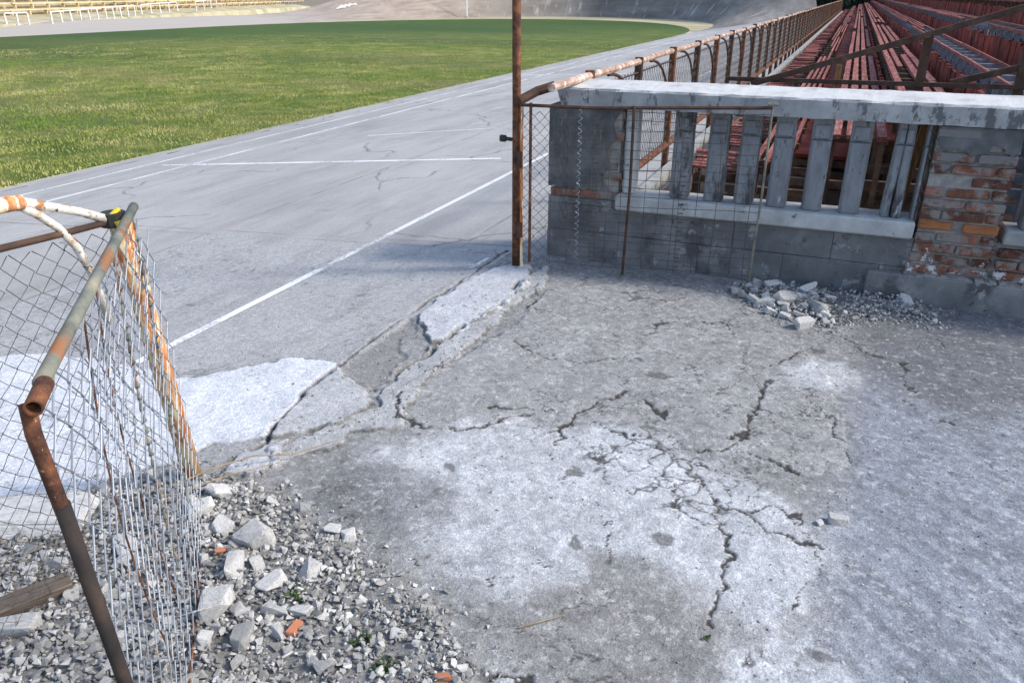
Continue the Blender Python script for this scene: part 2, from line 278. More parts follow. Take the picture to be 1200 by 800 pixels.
def bankmat():
    m,nt,b=mat('banked_concrete',.9); tc=node(nt,'ShaderNodeTexCoord')
    mp=node(nt,'ShaderNodeMapping'); mp.inputs['Scale'].default_value=(110,3,1); nt.links.new(tc.outputs['UV'],mp.inputs[0])
    mq=node(nt,'ShaderNodeMapping'); mq.inputs['Scale'].default_value=(16,5,1); nt.links.new(tc.outputs['UV'],mq.inputs[0])
    c=ramp(nt,noise(nt,mq.outputs[0],1,6,.65),[(.3,(.13,.115,.10)),(.5,(.205,.185,.165)),(.7,(.31,.285,.255))])
    c=mix(nt,ramp(nt,noise(nt,mp.outputs[0],1,5,.7),[(.56,(0,)*3),(.66,(.7,)*3)]),c,(.52,.49,.45))
    c=mix(nt,ramp(nt,noise(nt,mp.outputs[0],.6,5,.7),[(.58,(0,)*3),(.7,(.4,)*3)]),c,(.13,.12,.12))
    # the left half of the bend is faded to brown
    sp=node(nt,'ShaderNodeSeparateXYZ'); nt.links.new(tc.outputs['UV'],sp.inputs[0])
    f=ramp(nt,sp.outputs[0],[(.50,(0,)*3),(.70,(.75,)*3)]); c=mix(nt,f,c,mix(nt,ramp(nt,noise(nt,mq.outputs[0],2.2,5,.6),[(.4,(0,)*3),(.65,(1,)*3)]),(.42,.35,.29),(.27,.21,.17)))
    f=ramp(nt,sp.outputs[0],[(.80,(0,)*3),(.90,(.85,)*3)]); c=mix(nt,f,c,(.42,.385,.345))
    nt.links.new(c,b.inputs['Base Color']); return m
M['bank']=bankmat()
# ---------------------------------------------------------------- ground, track, field
def grid_mesh(name,X,Y,Z,m,col=None,uv=None,smooth=True,**k):
    ny,nx=X.shape; v=np.stack([X,Y,Z],-1).reshape(-1,3); me=bpy.data.meshes.new(name)
    i=np.arange((ny-1)*(nx-1)); r=i//(nx-1); c=i%(nx-1); a=r*nx+c
    q=np.stack([a,a+1,a+nx+1,a+nx],-1).astype(np.int32)
    me.vertices.add(len(v)); me.vertices.foreach_set('co',v.astype(np.float32).ravel())
    me.loops.add(q.size); me.loops.foreach_set('vertex_index',q.ravel())
    me.polygons.add(len(q)); me.polygons.foreach_set('loop_start',(np.arange(len(q))*4).astype(np.int32))
    me.update(calc_edges=True)
    if col is not None:
        at=me.color_attributes.new('stain','FLOAT_COLOR','POINT'); cc=np.ones((len(v),4),np.float32); cc[:,:3]=col.reshape(-1,3); at.data.foreach_set('color',cc.ravel())
    if uv is not None:
        l=me.uv_layers.new(name='UVMap'); l.data.foreach_set('uv',uv.reshape(-1,2)[q.ravel()].astype(np.float32).ravel())
    return mk(name,me,m,None,smooth,**k)
XS=-2.05           # seam between walkway and track
def track_z(X): return np.where(X<XS,(X-XS)*(.5/7.4),0.0)
px2=lambda L:[gp(*p) for p in L]
CR=[([(467,462),(466,490),(500,502),(560,505),(600,490),(614,488)],.010),([(575,477),(610,480),(645,482)],.013),
([(645,540),(655,505),(675,488),(710,470),(740,460)],.012),([(750,468),(762,476),(778,490)],.012),
([(898,445),(885,480),(875,505),(850,528),(820,530)],.014),([(850,528),(890,535),(935,555)],.012),
([(695,495),(730,508),(770,525),(800,540),(822,565),(840,590),(870,600),(900,625),(955,640)],.008),
([(840,590),(850,620),(855,650),(845,690),(830,740)],.010),([(600,400),(640,420),(680,425),(720,420)],.007),
([(950,385),(985,395),(1010,412),(1040,420)],.008),([(930,455),(950,472),(975,490),(985,520),(1000,545)],.008),([(880,430),(905,432),(945,410)],.007),
([(765,384),(780,378),(810,380),(845,380),(858,395)],.009),([(1058,425),(1060,440),(1068,458)],.009),([(1050,465),(1090,485),(1140,505)],.007),
([(470,725),(500,745),(540,785),(570,790),(640,800)],.010),([(740,510),(760,545),(790,565),(800,600),(830,615),(850,615)],.004),
([(700,520),(705,560),(740,575),(780,570),(822,565)],.004),([(780,530),(830,548),(870,560),(905,575)],.004),([(655,560),(700,585),(715,620),(712,660)],.003),
([(870,600),(905,590),(930,600),(955,640),(958,670),(940,690),(930,720)],.005),([(628,336),(630,352),(615,362)],.008),([(500,440),(530,420),(575,400)],.003),
([(560,690),(600,675),(640,660)],.003),([(1180,290),(1100,400),(1120,420)],.003)]
CR=[(px2(l),w) for l,w in CR]
HOLES=[(528,548,.055,.03),(677,552,.06,.025),(678,634,.035,.025),(772,630,.05,.035),(768,441,.08,.04),(765,775,.02,.01),(955,413,.06,.03),(855,602,.05,.02),(705,548,.02,.02),(965,770,.07,.02),(714,659,.02,.015)]
WHITE=[([(430,520),(560,500),(660,500),(760,520),(860,560),(950,610),(960,680),(900,760),(800,690),(690,640),(600,700),(480,650),(420,580)],.10,.42),
([(915,432),(940,420),(990,425),(1005,445),(975,458),(925,458)],.03,.40),([(865,640),(920,628),(955,655),(955,690),(930,715),(880,735),(850,720),(850,680)],.02,.42),
([(850,760),(900,740),(960,755),(990,800),(980,850),(850,850)],.03,.42),([(680,500),(740,500),(800,545),(830,580),(780,580),(700,545)],.02,.45),
([(470,760),(540,770),(620,790),(680,830),(500,860)],.03,.40)]
WHITE=[(px2(l),s,v) for l,s,v in WHITE]
SHEET=([(467,462),(500,440),(600,385),(640,340),(760,330),(860,350),(930,400),(985,470),(995,545),(935,556),(850,530),(700,500),(614,488),(560,505),(500,502),(466,490)])
SHEET=px2(SHEET)
DARK=px2([(345,585),(400,535),(470,540),(530,570),(545,610),(480,640),(400,620)])
DIRT=px2([(600,700),(760,660),(840,690),(840,790),(760,840),(640,800),(560,760)])
RIGHT=px2([(1005,440),(1200,300),(1900,500),(1900,1400),(1000,1400),(960,800),(960,640),(990,545)])
NEARW=px2([(1000,380),(1100,350),(1250,370),(1300,470),(1150,500),(1060,470),(1000,420)])
P_A=px2([(488,372),(545,330),(600,311),(622,312),(620,335),(575,372),(540,392),(505,404)])
P_B=px2([(330,496),(372,447),(395,434),(433,468),(428,482),(395,502),(340,510),(316,514)])
P_C=px2([(645,312),(640,335),(598,362),(560,398),(520,430),(485,465),(470,498),(405,512),(385,530),(330,545),(320,530),(390,500),(435,482),(470,440),(500,408),(545,390),(600,350),(625,320)])
P_D=px2([(-60,395),(60,388),(130,412),(215,432),(270,428),(340,413),(394,427),(368,445),(340,480),(314,513),(250,520),(215,540),(120,560),(40,600),(-60,640),(-160,600),(-150,430)])
P_E=px2([(255,560),(290,528),(350,520),(330,545),(300,560)])
HEAP=px2([(205,545),(260,560),(330,575),(370,610),(450,660),(510,710),(560,770),(640,900),(-200,900),(-200,560),(0,600),(140,560)])
SEAM=px2([(612,280),(560,315),(500,352),(430,400),(400,425),(370,445),(325,500),(300,530)])
GRV1=px2([(488,380),(470,400),(478,418),(455,440),(440,460),(420,440),(395,432),(440,398),(480,372)])
GROOVE=px2([(618,322),(575,362),(530,392),(500,415),(478,430),(455,445)])
def pavement(name,x0,x1,y0,y1,d):
    xs=np.arange(x0,x1+d/2,d); ys=np.arange(y0,y1+d/2,d); X,Y=np.meshgrid(xs,ys)
    wx=X+(fbm(X,Y,7,4,1)-.5)*.10; wy=Y+(fbm(X,Y,7,4,2)-.5)*.10           # warp -> ragged outlines
    w2x=wx+(fbm(X,Y,35,3,3)-.5)*.025; w2y=wy+(fbm(X,Y,35,3,4)-.5)*.025
    Z=track_z(X)+(fbm(X,Y,1.3,4,5)-.5)*np.where(X<XS,.006,.018)+(fbm(X,Y,14,3,6)-.5)*.004
    A=np.array
    base=np.empty(X.shape+(3,)); n=fbm(X,Y,3.5,5,8)
    base[:]=A([.265,.26,.25]); base*= (.82+.36*n)[...,None]
    def put(mask,colr,amt=1.0):
        nonlocal base; k=np.clip(mask*amt,0,1)[...,None]; base=base*(1-k)+A(colr)*k
    # track side surface
    onT=sstep(.01,-.01,w2x-XS); put(onT,[.40,.392,.382],1); 
    put(onT*sstep(.52,.70,fbm(X,Y*.3,5,4,9)),[.25,.25,.25],.35)
    # right-hand dusty part with sweep streaks
    sdR=poly_sd(wx,wy,RIGHT); st=.7*fbm((X*.71-Y*.70)*1.0,(X*.70+Y*.71)*11,3.2,4,11)+.3*fbm((X*.71-Y*.70)*1.0,(X*.70+Y*.71)*7,5.0,4,111)
    put(sstep(-.15,.15,sdR),[.245,.26,.285]); base*=(1+sstep(-.1,.2,sdR)*(st-.5)*.9)[...,None]
    put(sstep(-.1,.15,poly_sd(wx,wy,NEARW)),[.14,.14,.145],.8)
    sS=poly_sd(w2x,w2y,SHEET); put(sstep(-.004,.004,sS),[.32,.315,.305],.65); Z+=sstep(-.008,.004,sS)*.006
    for P,s,v in WHITE:
        sd=poly_sd(wx,wy,P); k=(.55*sstep(-.035,.03,sd+(fbm(X,Y,4.5,6,12)-.5)*(.12+3.2*s))+.45*sstep(-s*1.3,s*1.3,sd))*(.62+.55*fbm(X,Y,11,5,13)); Z+=k*.002
        v=v*1.22; put(np.clip(k,0,1),[v*.97,v*.985,v*1.0],.92)
    put(sstep(-.05,.09,poly_sd(wx,wy,DARK)),[.16,.16,.16],.7)
    put(sstep(-.1,.12,poly_sd(wx,wy,DIRT))*(.4+fbm(X,Y,12,4,13)*.8),[.25,.235,.215],.6)
    base*=(1+(fbm(X,Y,28,4,14)-.5)*(.75-.5*onT))[...,None]; base*=(1+(fbm(X,Y,6,5,19)-.5)*(.35-.2*onT))[...,None]
    pit=sstep(.70,.78,fbm(X,Y,34,3,23))*sstep(.45,.6,fbm(X,Y,3,3,24)); put(pit,[.09,.085,.08],.6)
    fl=sstep(.70,.76,fbm(X,Y,45,2,25))*(1-onT); put(fl,[.62,.61,.60],.35)
    # mortar plates and aprons, each a raised broken slab
    for P,h,c in ((P_D,.010,[.66,.67,.69]),(P_C,.015,[.40,.40,.395]),(P_A,.020,[.50,.505,.52]),(P_B,.022,[.44,.44,.44]),(P_E,.02,[.48,.485,.5])):
        sd=poly_sd(w2x,w2y,P); k=sstep(-.004,.006,sd); Z+=k*(h+(fbm(X,Y,9,3,15)-.5)*.012)
        put(k,c,.95); base*=(1+k*(fbm(X,Y,10,5,16)-.5)*.35)[...,None]
        rim=np.exp(-(np.abs(sd)/.006)**2)*sstep(.35,.6,fbm(X,Y,11,3,21)); put(rim,[.09,.085,.08],.8)
    # recess full of crumbs beside the seam
    sg=poly_sd(w2x,w2y,GRV1); k=sstep(-.005,.01,sg); Z-=k*.012; put(k,[.25,.24,.225],.8)
    g=seg_dist(w2x,w2y,GROOVE); k=sstep(.030,.004,g)*sstep(.40,.60,fbm(X,Y,5,3,31)); Z-=k*.035; put(k,[.06,.055,.05],.8)
    # seam
    d=seg_dist(wx*.6+X*.4,wy*.6+Y*.4,SEAM); wv=.013*np.clip(fbm(X,Y,5,4,17)*2.6-.6,.1,1.5); k=sstep(1.3,.6,d/wv); Z-=k*.014; put(k,[.055,.052,.05],.8)
    # cracks in the walkway
    for i,(P,wd) in enumerate(CR):
        x1_=X+(fbm(X,Y,20,5,40+i)-.5)*.09; y1_=Y+(fbm(X,Y,20,5,70+i)-.5)*.09
        dd=seg_dist(x1_,y1_,P); ww=wd*1.05*np.clip(fbm(X,Y,6,4,90+i)*3.2-.8,.30,1.7); k=sstep(1.15,.75,dd/(ww*.8))
        Z-=k*min(.007,wd*.6); put(k,[.05,.044,.038],.95)
    # fine map cracking in the pale zone
    ax=X*7+(fbm(X,Y,9,3,50)-.5)*1.2; ay=Y*7+(fbm(X,Y,9,3,51)-.5)*1.2
    f1=np.full(X.shape,9.);f2=np.full(X.shape,9.); ix=np.floor(ax).astype(np.int64);iy=np.floor(ay).astype(np.int64)
    for dx in(-1,0,1):
        for dy in(-1,0,1):
            q=np.hypot(ix+dx+_h(ix+dx,iy+dy,5)-ax,iy+dy+_h(ix+dx,iy+dy,6)-ay); m_=q<f1; f2=np.where(m_,f1,np.minimum(f2,q)); f1=np.where(m_,q,f1)
    web=sstep(.085,.03,f2-f1)*sstep(-.02,.08,poly_sd(wx,wy,px2([(640,505),(760,490),(870,545),(960,610),(950,650),(860,625),(760,600),(700,560)])))*sstep(.36,.46,fbm(X,Y,4,3,52))
    Z-=web*.002; put(web,[.075,.07,.065],.85)
    # wider net of hair cracks over the whole walkway
    ax=X*2.3+(fbm(X,Y,6,5,53)-.5)*1.3; ay=Y*2.3+(fbm(X,Y,6,5,54)-.5)*1.3
    f1[:]=9;f2[:]=9; ix=np.floor(ax).astype(np.int64);iy=np.floor(ay).astype(np.int64)
    for dx in(-1,0,1):
        for dy in(-1,0,1):
            q=np.hypot(ix+dx+_h(ix+dx,iy+dy,8)-ax,iy+dy+_h(ix+dx,iy+dy,9)-ay); m_=q<f1; f2=np.where(m_,f1,np.minimum(f2,q)); f1=np.where(m_,q,f1)
    net=sstep(.024,.010,f2-f1)*sstep(.48,.54,fbm(X,Y,1.9,3,55))*sstep(.1,-.1,sdR)*np.where(onT>.5,.6,1)
    Z-=net*.002; put(net,[.07,.065,.06],.8)
    for hx,hy,a,b_ in HOLES:
        c=gp(hx,hy); q=np.hypot((w2x-c[0])/(a*.72),(w2y-c[1])/(b_*1.0))+(fbm(X,Y,45,3,33)-.5)*.9; k=sstep(1.15,.75,q); put(k,[.085,.08,.07],.7); Z-=k*.002
    # churned bed below the rubble
    sd=poly_sd(wx,wy,HEAP); k=sstep(-.05,.08,sd); put(k,[.23,.222,.21],.9); Z+=k*(fbm(X,Y,5,4,60)-.35)*.05
    base*=A([.98,1.0,1.03]); base=np.clip(base,.02,.8); return X,Y,Z,base
D=.0062; GY0=.65; GX1=1.75
X,Y,Z,Bc=pavement('w',XS,GX1,GY0,4.96,D)
HX,HY,HZ=X,Y,Z
walk=grid_mesh('walkway_pavement',X,Y,Z,M['pave'],Bc,kind='structure')
X,Y,Z,Bc=pavement('t',-4.9,XS,GY0,4.96,.010)
tp=grid_mesh('track_pavement',X,Y,Z,M['pave'],Bc,kind='structure')
TX,TY,TZ=X,Y,Z
for a0,a1,c0,c1 in ((GX1,8.0,GY0,4.96),(XS,8.0,-4.0,GY0)):
    X,Y,Z,Bc=pavement('o',a0,a1,c0,c1,.035); grid_mesh('walkway_pavement',X,Y,Z,M['pave'],Bc,kind='structure')
def gz(x,y):
    if x>=XS: A_,x0,d=HZ,XS,D
    else: A_,x0,d=TZ,-4.9,.010
    i=int(round((x-x0)/d)); j=int(round((y-GY0)/d))
    if 0<=i<A_.shape[1] and 0<=j<A_.shape[0]: return float(A_[j,i])
    return 0.0
def sheet(name,x0,x1,y0,y1,z,m,**k):
    b=MB(); b.add([(x0,y0,z),(x1,y0,z),(x1,y1,z),(x0,y1,z)],[(0,1,2,3)]); return b.build(name,m,**k)
b=MB()                                                     # walkway beyond the detailed sheet
for (a0,a1,c0,c1) in ((8.0,40,-30,5.0),(-60,8.0,-30,-4.0)): 
    if a0<XS: a0=XS
    b.add([(a0,c0,-.002),(a1,c0,-.002),(a1,c1,-.002),(a0,c1,-.002)],[(0,1,2,3)])
b.add([(XS,4.96,-.002),(-1.44,4.96,-.002),(-1.44,97,-.002),(XS,97,-.002)],[(0,1,2,3)])
b.build('walkway',M['asphalt'],kind='structure')
# --- oval: param s in [0,1] near straight .. bend .. back straight
CXo,AX,Y0,BY=-27.0,17.45,48.0,28.0
def oval(off_s,off_c,n=220):
    pts=[]; 
    for y in np.linspace(-30,Y0,40): pts.append((CXo+AX+off_s,y,0.0))
    for t in np.linspace(0,math.pi,n)[1:]:
        o=off_s+(off_c-off_s)*math.sin(t)**2; pts.append((CXo+(AX+o)*math.cos(t),Y0+(BY+o)*math.sin(t),t))
    for y in np.linspace(Y0,-30,40)[1:]: pts.append((CXo-AX-off_s,y,math.pi))
    return np.array(pts)
inn=oval(.0,0); ti=oval(.05,9.0); to=oval(7.5,13.5)
n=len(inn); 
def ss(x): x=min(max(x,0),1); return x*x*(3-2*x)
def hgt(t): d=math.degrees(t); return 7.0*ss(d/62)*ss((158-d)/60)
T=ti[:,2]; H_=np.array([hgt(t) for t in T])
K=14; V=np.linspace(0,1,K)[:,None]
Xb=ti[:,0]*(1-V)+to[:,0]*V; Yb=ti[:,1]*(1-V)+to[:,1]*V
bow=V+.35*V*(1-V)*(H_>0.01)*-1
Zb=-.5+(.5)*V*1.0+H_*bow
ar=np.linspace(0,1,n)[None,:]+0*V
# leave room for the detailed strip by starting the near straight behind it
sel=(Yb[0]>=4.96)|(T>0.01)
i0=int(np.argmax(sel)); 
def cut(a): return a[:,i0:]
# first column snapped to the edge of the detailed strip
for a,v in ((Yb,4.96),): a[:,i0]=v
uvb=np.stack([np.broadcast_to(T/math.pi,Xb.shape),np.broadcast_to(V,Xb.shape)],-1)
# split: asphalt straights / concrete bend
kb=int(np.argmax(T>R(12)))
grid_mesh('track',Xb[:,i0:kb+1],Yb[:,i0:kb+1],Zb[:,i0:kb+1],M['asphalt'],uv=uvb[:,i0:kb+1],kind='structure')
grid_mesh('track_banking',Xb[:,kb:],Yb[:,kb:],Zb[:,kb:],M['bank'],uv=uvb[:,kb:],kind='structure')
b=MB()                                                     # straight left of / behind the detailed strip
zz=lambda x: float((x-XS)*(.5/7.4))
b.add([(-9.4,-30,zz(-9.4)),(-4.9,-30,zz(-4.9)),(-4.9,4.96,zz(-4.9)),(-9.4,4.96,zz(-9.4))],[(0,1,2,3)])
b.add([(-4.9,-30,zz(-4.9)),(XS,-30,0),(XS,GY0,0),(-4.9,GY0,zz(-4.9))],[(0,1,2,3)])
b.build('track_straight',M['asphalt'],kind='structure')
# verge and field
Vv=np.array([[0.],[1.]]); grid_mesh('verge',inn[:,0]*(1-Vv)+ti[:,0]*Vv,inn[:,1]*(1-Vv)+ti[:,1]*Vv,0*inn[:,0]*Vv-.5,M['tan'],kind='structure')
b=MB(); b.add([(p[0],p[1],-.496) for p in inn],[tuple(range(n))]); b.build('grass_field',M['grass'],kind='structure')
sheet('ground',-300,300,-200,400,-.62,M['soil'],kind='structure')
# grass blades on the near field
def blades(name,N,region,h0,h1,wd,**k):
    xs=[];ys=[]
    x=rng.uniform(region[0],region[1],N*2); y=rng.uniform(region[2],region[3],N*2)
    keep=rng.random(N*2)<np.exp(-np.hypot(x+9,y-6)/14.)*1.6*(.25+.75*sstep(.35,.6,fbm(x,y,1.2,3,5))); keep&=(x<-9.60+.16*fbm(x,y,2.2,3,77)*2-.02); x=x[keep][:N];y=y[keep][:N]; N=len(x)
    a=rng.uniform(0,2*np.pi,N); h=rng.uniform(h0,h1,N)*(.6+.8*fbm(x,y,.8,3,9)); L=rng.uniform(.2,.9,N)*h
    dx=np.cos(a)*wd;dy=np.sin(a)*wd; v=np.empty((N,3,3)); v[:,0]=np.stack([x-dx,y-dy,0*x-.5],-1); v[:,1]=np.stack([x+dx,y+dy,0*x-.5],-1)
    b_=rng.uniform(0,2*np.pi,N); v[:,2]=np.stack([x+np.cos(b_)*L,y+np.sin(b_)*L,h-.5],-1)
    me=bpy.data.meshes.new(name); me.vertices.add(N*3); me.vertices.foreach_set('co',v.astype(np.float32).ravel())
    me.loops.add(N*3); me.loops.foreach_set('vertex_index',np.arange(N*3,dtype=np.int32)); me.polygons.add(N); me.polygons.foreach_set('loop_start',(np.arange(N)*3).astype(np.int32)); me.update(calc_edges=True)
    return mk(name,me,M['blade'],None,**k)
blades('grass',330000,(-34,-9.42,4.5,40),.02,.05,.008,kind='stuff',label='short green turf of the sports field with straw patches',cat='grass')
# painted lines on the track, 4 mm above it
def tline(name,P,wd,dz=.004):
    b=MB(); v=[];
    for i,(x,y) in enumerate(P):
        a=P[max(i-1,0)];c=P[min(i+1,len(P)-1)]; dx=c[0]-a[0];dy=c[1]-a[1];L=math.hypot(dx,dy); nx,ny=-dy/L*wd/2,dx/L*wd/2
        for s in(1,-1):
            X_,Y_=x+s*nx,y+s*ny; z=float(track_z(np.array(X_))); 
            if Y_<4.96 and X_>-4.9: z=max(gz(X_,Y_),z)
            v.append((X_,Y_,z+dz))
    b.add(v,[(2*i,2*i+1,2*i+3,2*i+2) for i in range(len(P)-1)]); return b.build(name,M['line'],kind='structure')
def straight(x0,y0,x1,y1,step=.06):
    m=max(2,int(math.hypot(x1-x0,y1-y0)/step)); return [(x0+(x1-x0)*i/m,y0+(y1-y0)*i/m) for i in range(m+1)]
tline('painted_line',straight(-3.24,2.62,-3.20,55,.03),.06)
tline('painted_line',straight(-8.02,-2,-8.02,58,.2),.06)
tline('painted_line',straight(-8.75,-2,-8.75,58,.2),.045)
tline('painted_line',straight(-8.5,7.93,-3.72,8.62,.06),.09)      # cross line
tline('painted_line',straight(-6.8,10.5,-4.4,11.4,.2),.05)
tline('painted_line',straight(-8.9,22,-5.2,21.0,.2),.10)
tline('painted_line',straight(-2.17,4.5,-2.15,4.75,.03),.035)
# narrow datum strip against the grass (broken edge)
b=MB(); y=-2.0
while y<58:
    L=random.uniform(.2,.55); b.box(-9.27+random.uniform(-.02,.02),-9.22,y,y+L,-.515,-.4835,.006); y+=L+random.uniform(.3,1.4)
b.build('broken_edging',M['wood_old'],kind='structure')
# ---------------------------------------------------------------- far stand, rails, pole, graffiti
u=Vector((-.383,.924,0)); nrm=Vector((-.924,-.383,0)); P0=Vector((-50.2,36.5,0))
st=empty('terrace_stand',P0,math.atan2(u.y,u.x),label='far stepped stand of pale wooden bench rows behind white rails',cat='stand')
b=MB()
for i in range(16):
    z=.35+.42*i; b.box(-60,75,2.2+.85*i,2.2+.85*(i+1) if i<15 else 18,-.6,z)
b.build('steps',M['terrace'],st)
PB={}
for Lk in (11.6,15.2,19.0):
    b=MB(); b.box(0,Lk,-.15,.15,0,.07,.01)
    for xx in np.arange(.3,Lk-.2,2.2): b.box(xx,xx+.1,-.1,.1,-.31,.001)
    PB[Lk]=b
for i in range(16):
    z=.35+.42*i+.3; x=-60+random.uniform(0,3)
    while x<70:
        Lk=random.choice(list(PB)); 
        if random.random()<.93:
            o=PB[Lk].build('bench',M['beige'],st) if isinstance(PB[Lk],MB) else None
            o.location=(x,2.6+.85*i,z+random.uniform(-.02,.02))
        x+=Lk+random.uniform(.1,.5)
# low dry bank the stand grows out of
b=MB()
for s in range(-60,75,3):
    pass
V2=np.linspace(0,1,12)[:,None]; ax=np.linspace(-60,80,60)[None,:]
A0=np.array(P0)[:2]; 
GX=A0[0]+ax*u.x+(V2*2.4-.6)*nrm.x; GY=A0[1]+ax*u.y+(V2*2.4-.6)*nrm.y
GZ=-.05+V2*.3+.12*(fbm(GX,GY,.4,3,2)-.5); GZ[0,:]=-.6
grid_mesh('grass_bank',GX,GY,GZ,M['tan'],kind='structure')
def rail_piece(px0,px1,z0,z1,npost,label,drop=0):
    a=Vector((*gp(*px0,z0),z0)); c=Vector((*gp(*px1,z1),z1)); h=.62
    o=empty('white_railing',a,label=label,cat='railing')
    b=MB(); b.bar((0,0,h),(c-a)+Vector((0,0,h)),.07,.07); b.build('top_rail',M['whitepaint'],o)
    for k in range(npost):
        p=(c-a)*(k/(npost-1)); q=MB(); q.bar(p+Vector((0,0,-.25)),p+Vector((random.uniform(-.05,.05),0,h-.03)),.075,.075); q.build('post',M['whitepaint'],o)
    return o
rail_piece((8,28),(34,27),0,0,3,'low three-post piece of white railing, farthest left below the pale benches')
rail_piece((61,26),(158,15.5),0,.25,11,'long white eleven-post railing in front of the pale bench rows')
rail_piece((166,14.5),(208,10.5),.25,.4,5,'white five-post railing right of the long one, below the pale benches')
rail_piece((230,10.5),(282,0),.45,.9,10,'white railing with close posts climbing beside the brown banking')
p=Vector((*gp(547,20,-.45),-.5)); o=empty('pole',p,label='thin white pole standing at the far edge of the grass field',cat='pole')
b=MB(); b.tube([(0,0,0),(0,0,5.5)],.07,8,rs=[.09,.06]); b.build('shaft',M['whitepaint'],o); b=MB(); b.box(-.2,.2,-.2,.2,-.02,.06); b.build('base',M['conc'],o)
# faded white letters on the banking
def bank_pt(t,v):
    j=np.searchsorted(T,t); j=min(j,n-1); return Vector((float(np.interp(v,V[:,0],Xb[:,j])),float(np.interp(v,V[:,0],Yb[:,j])),float(np.interp(v,V[:,0],Zb[:,j]))))
def on_bank(px,py):
    best=None
    a=(px-600)/900.; bb=-(py-400)/900.
    Yc=math.cos(PITCH)+bb*math.sin(PITCH); Zc=-math.sin(PITCH)+bb*math.cos(PITCH)
    d=Vector((a*math.cos(YAW)-Yc*math.sin(YAW),a*math.sin(YAW)+Yc*math.cos(YAW),Zc)).normalized(); e=Vector((0,0,EYE))
    for t in T[T>.05]:
        for v in np.linspace(.02,.98,12):
            q=bank_pt(t,v)-e; m=(q-d*q.dot(d)).length
            if best is None or m<best[0]: best=(m,t,v)
    return best[1],best[2]
tA,vA=on_bank(408,8)
b=MB()
def stroke(t0,v0,t1,v1,w=.26):
    a=bank_pt(t0,v0);c=bank_pt(t1,v1); nn=Vector((CXo-a.x,Y0-a.y,20)).normalized(); a+=nn*.05;c+=nn*.05; b.bar(a,c,w,.01)
dt=.012
for k in range(9):            # faded brush marks, not readable
    t=tA+(k-4)*dt*.7+random.uniform(-.003,.003); v=vA+random.uniform(0,.05); stroke(t,v,t-dt*random.uniform(.2,.9),v+random.uniform(.02,.09),random.uniform(.2,.4))
b.build('painted_marks',M['whitepaint'],kind='structure')
# trees closing the far end
def tree(x,y,h,cr,label):
    o=empty('tree',(x,y,-.5),label=label,cat='tree',group='dark trees past the end of the red stand')
    b=MB(); b.tube([(0,0,0),(.1,0,h*.35),(0,.1,h*.8)],.2,8,rs=[.22,.16,.05])
    for k in range(5):
        a=k*1.3; b.tube([(0,0,h*(.2+.1*k)),(math.cos(a)*cr*.6,math.sin(a)*cr*.6,h*(.35+.1*k))],.06,5,rs=[.08,.03])
    b.build('trunk',M['trunk'],o)
    N=16000; q=rng.normal(size=(N,3)); q/=np.linalg.norm(q,axis=1)[:,None]; r=rng.random(N)**.45
    cl=rng.integers(0,26,N); cc=rng.normal(size=(26,3))*np.array([cr*.42,cr*.42,h*.22])+np.array([0,0,h*.38]); c=cc[cl]+q*r[:,None]*cr*.38; c[:,2]=np.abs(c[:,2])+.05
    u_=rng.normal(size=(N,3)); u_/=np.linalg.norm(u_,axis=1)[:,None]; v_=np.cross(u_,rng.normal(size=(N,3))); v_/=np.linalg.norm(v_,axis=1)[:,None]
    s=rng.uniform(.10,.22,N)[:,None]; v=np.stack([c+u_*s,c+v_*s*.6,c-u_*s,c-v_*s*.6],1)
    me=bpy.data.meshes.new('crown'); me.vertices.add(N*4); me.vertices.foreach_set('co',v.astype(np.float32).ravel()); me.loops.add(N*4); me.loops.foreach_set('vertex_index',np.arange(N*4,dtype=np.int32))
    me.polygons.add(N); me.polygons.foreach_set('loop_start',(np.arange(N)*4).astype(np.int32)); me.update(calc_edges=True); mk('crown',me,M['leaf'],o)
TL=['dark tree left of the others where the fence ends','dark tree second from the left past the red benches','tallest dark tree straight beyond the red benches','dark tree right of the tallest one, next to the pale gap','outermost dark tree behind the banked bend beside the fence end']
for (x,y,h,c),l in zip([(-4.4,99,7,3.4),(-1.6,101,8,3.4),(.6,99,8.5,3.2),(2.3,103,7,2.4),(-7.6,106,7,3.2)],TL): tree(x,y,h,c,l)
# ---------------------------------------------------------------- chain link, welded mesh
def chainlink(b,W,H,c,r,x0=0,z0=0,jit=0,nseg=3,warp=None,holes=None):
    nw=int(W/c); nh=int(H/c)
    for k in range(nw):
        pts=[]
        for j in range(nh+1):
            x=x0+k*c+((j+k)%2)*c; z=z0+H-j*c; yy=(r*1.1 if (j+k)%2 else -r*1.1)
            p=Vector((x+random.uniform(-jit,jit),yy,z+random.uniform(-jit,jit)))
            if warp: p=warp(p)
            pts.append(p)
        if holes:
            run=[]
            for p in pts:
                if holes(p):
                    if len(run)>1: b.tube(run,r,nseg,cap=False)
                    run=[]
                else: run.append(p)
            if len(run)>1: b.tube(run,r,nseg,cap=False)
        else: b.tube(pts,r,nseg,cap=False)
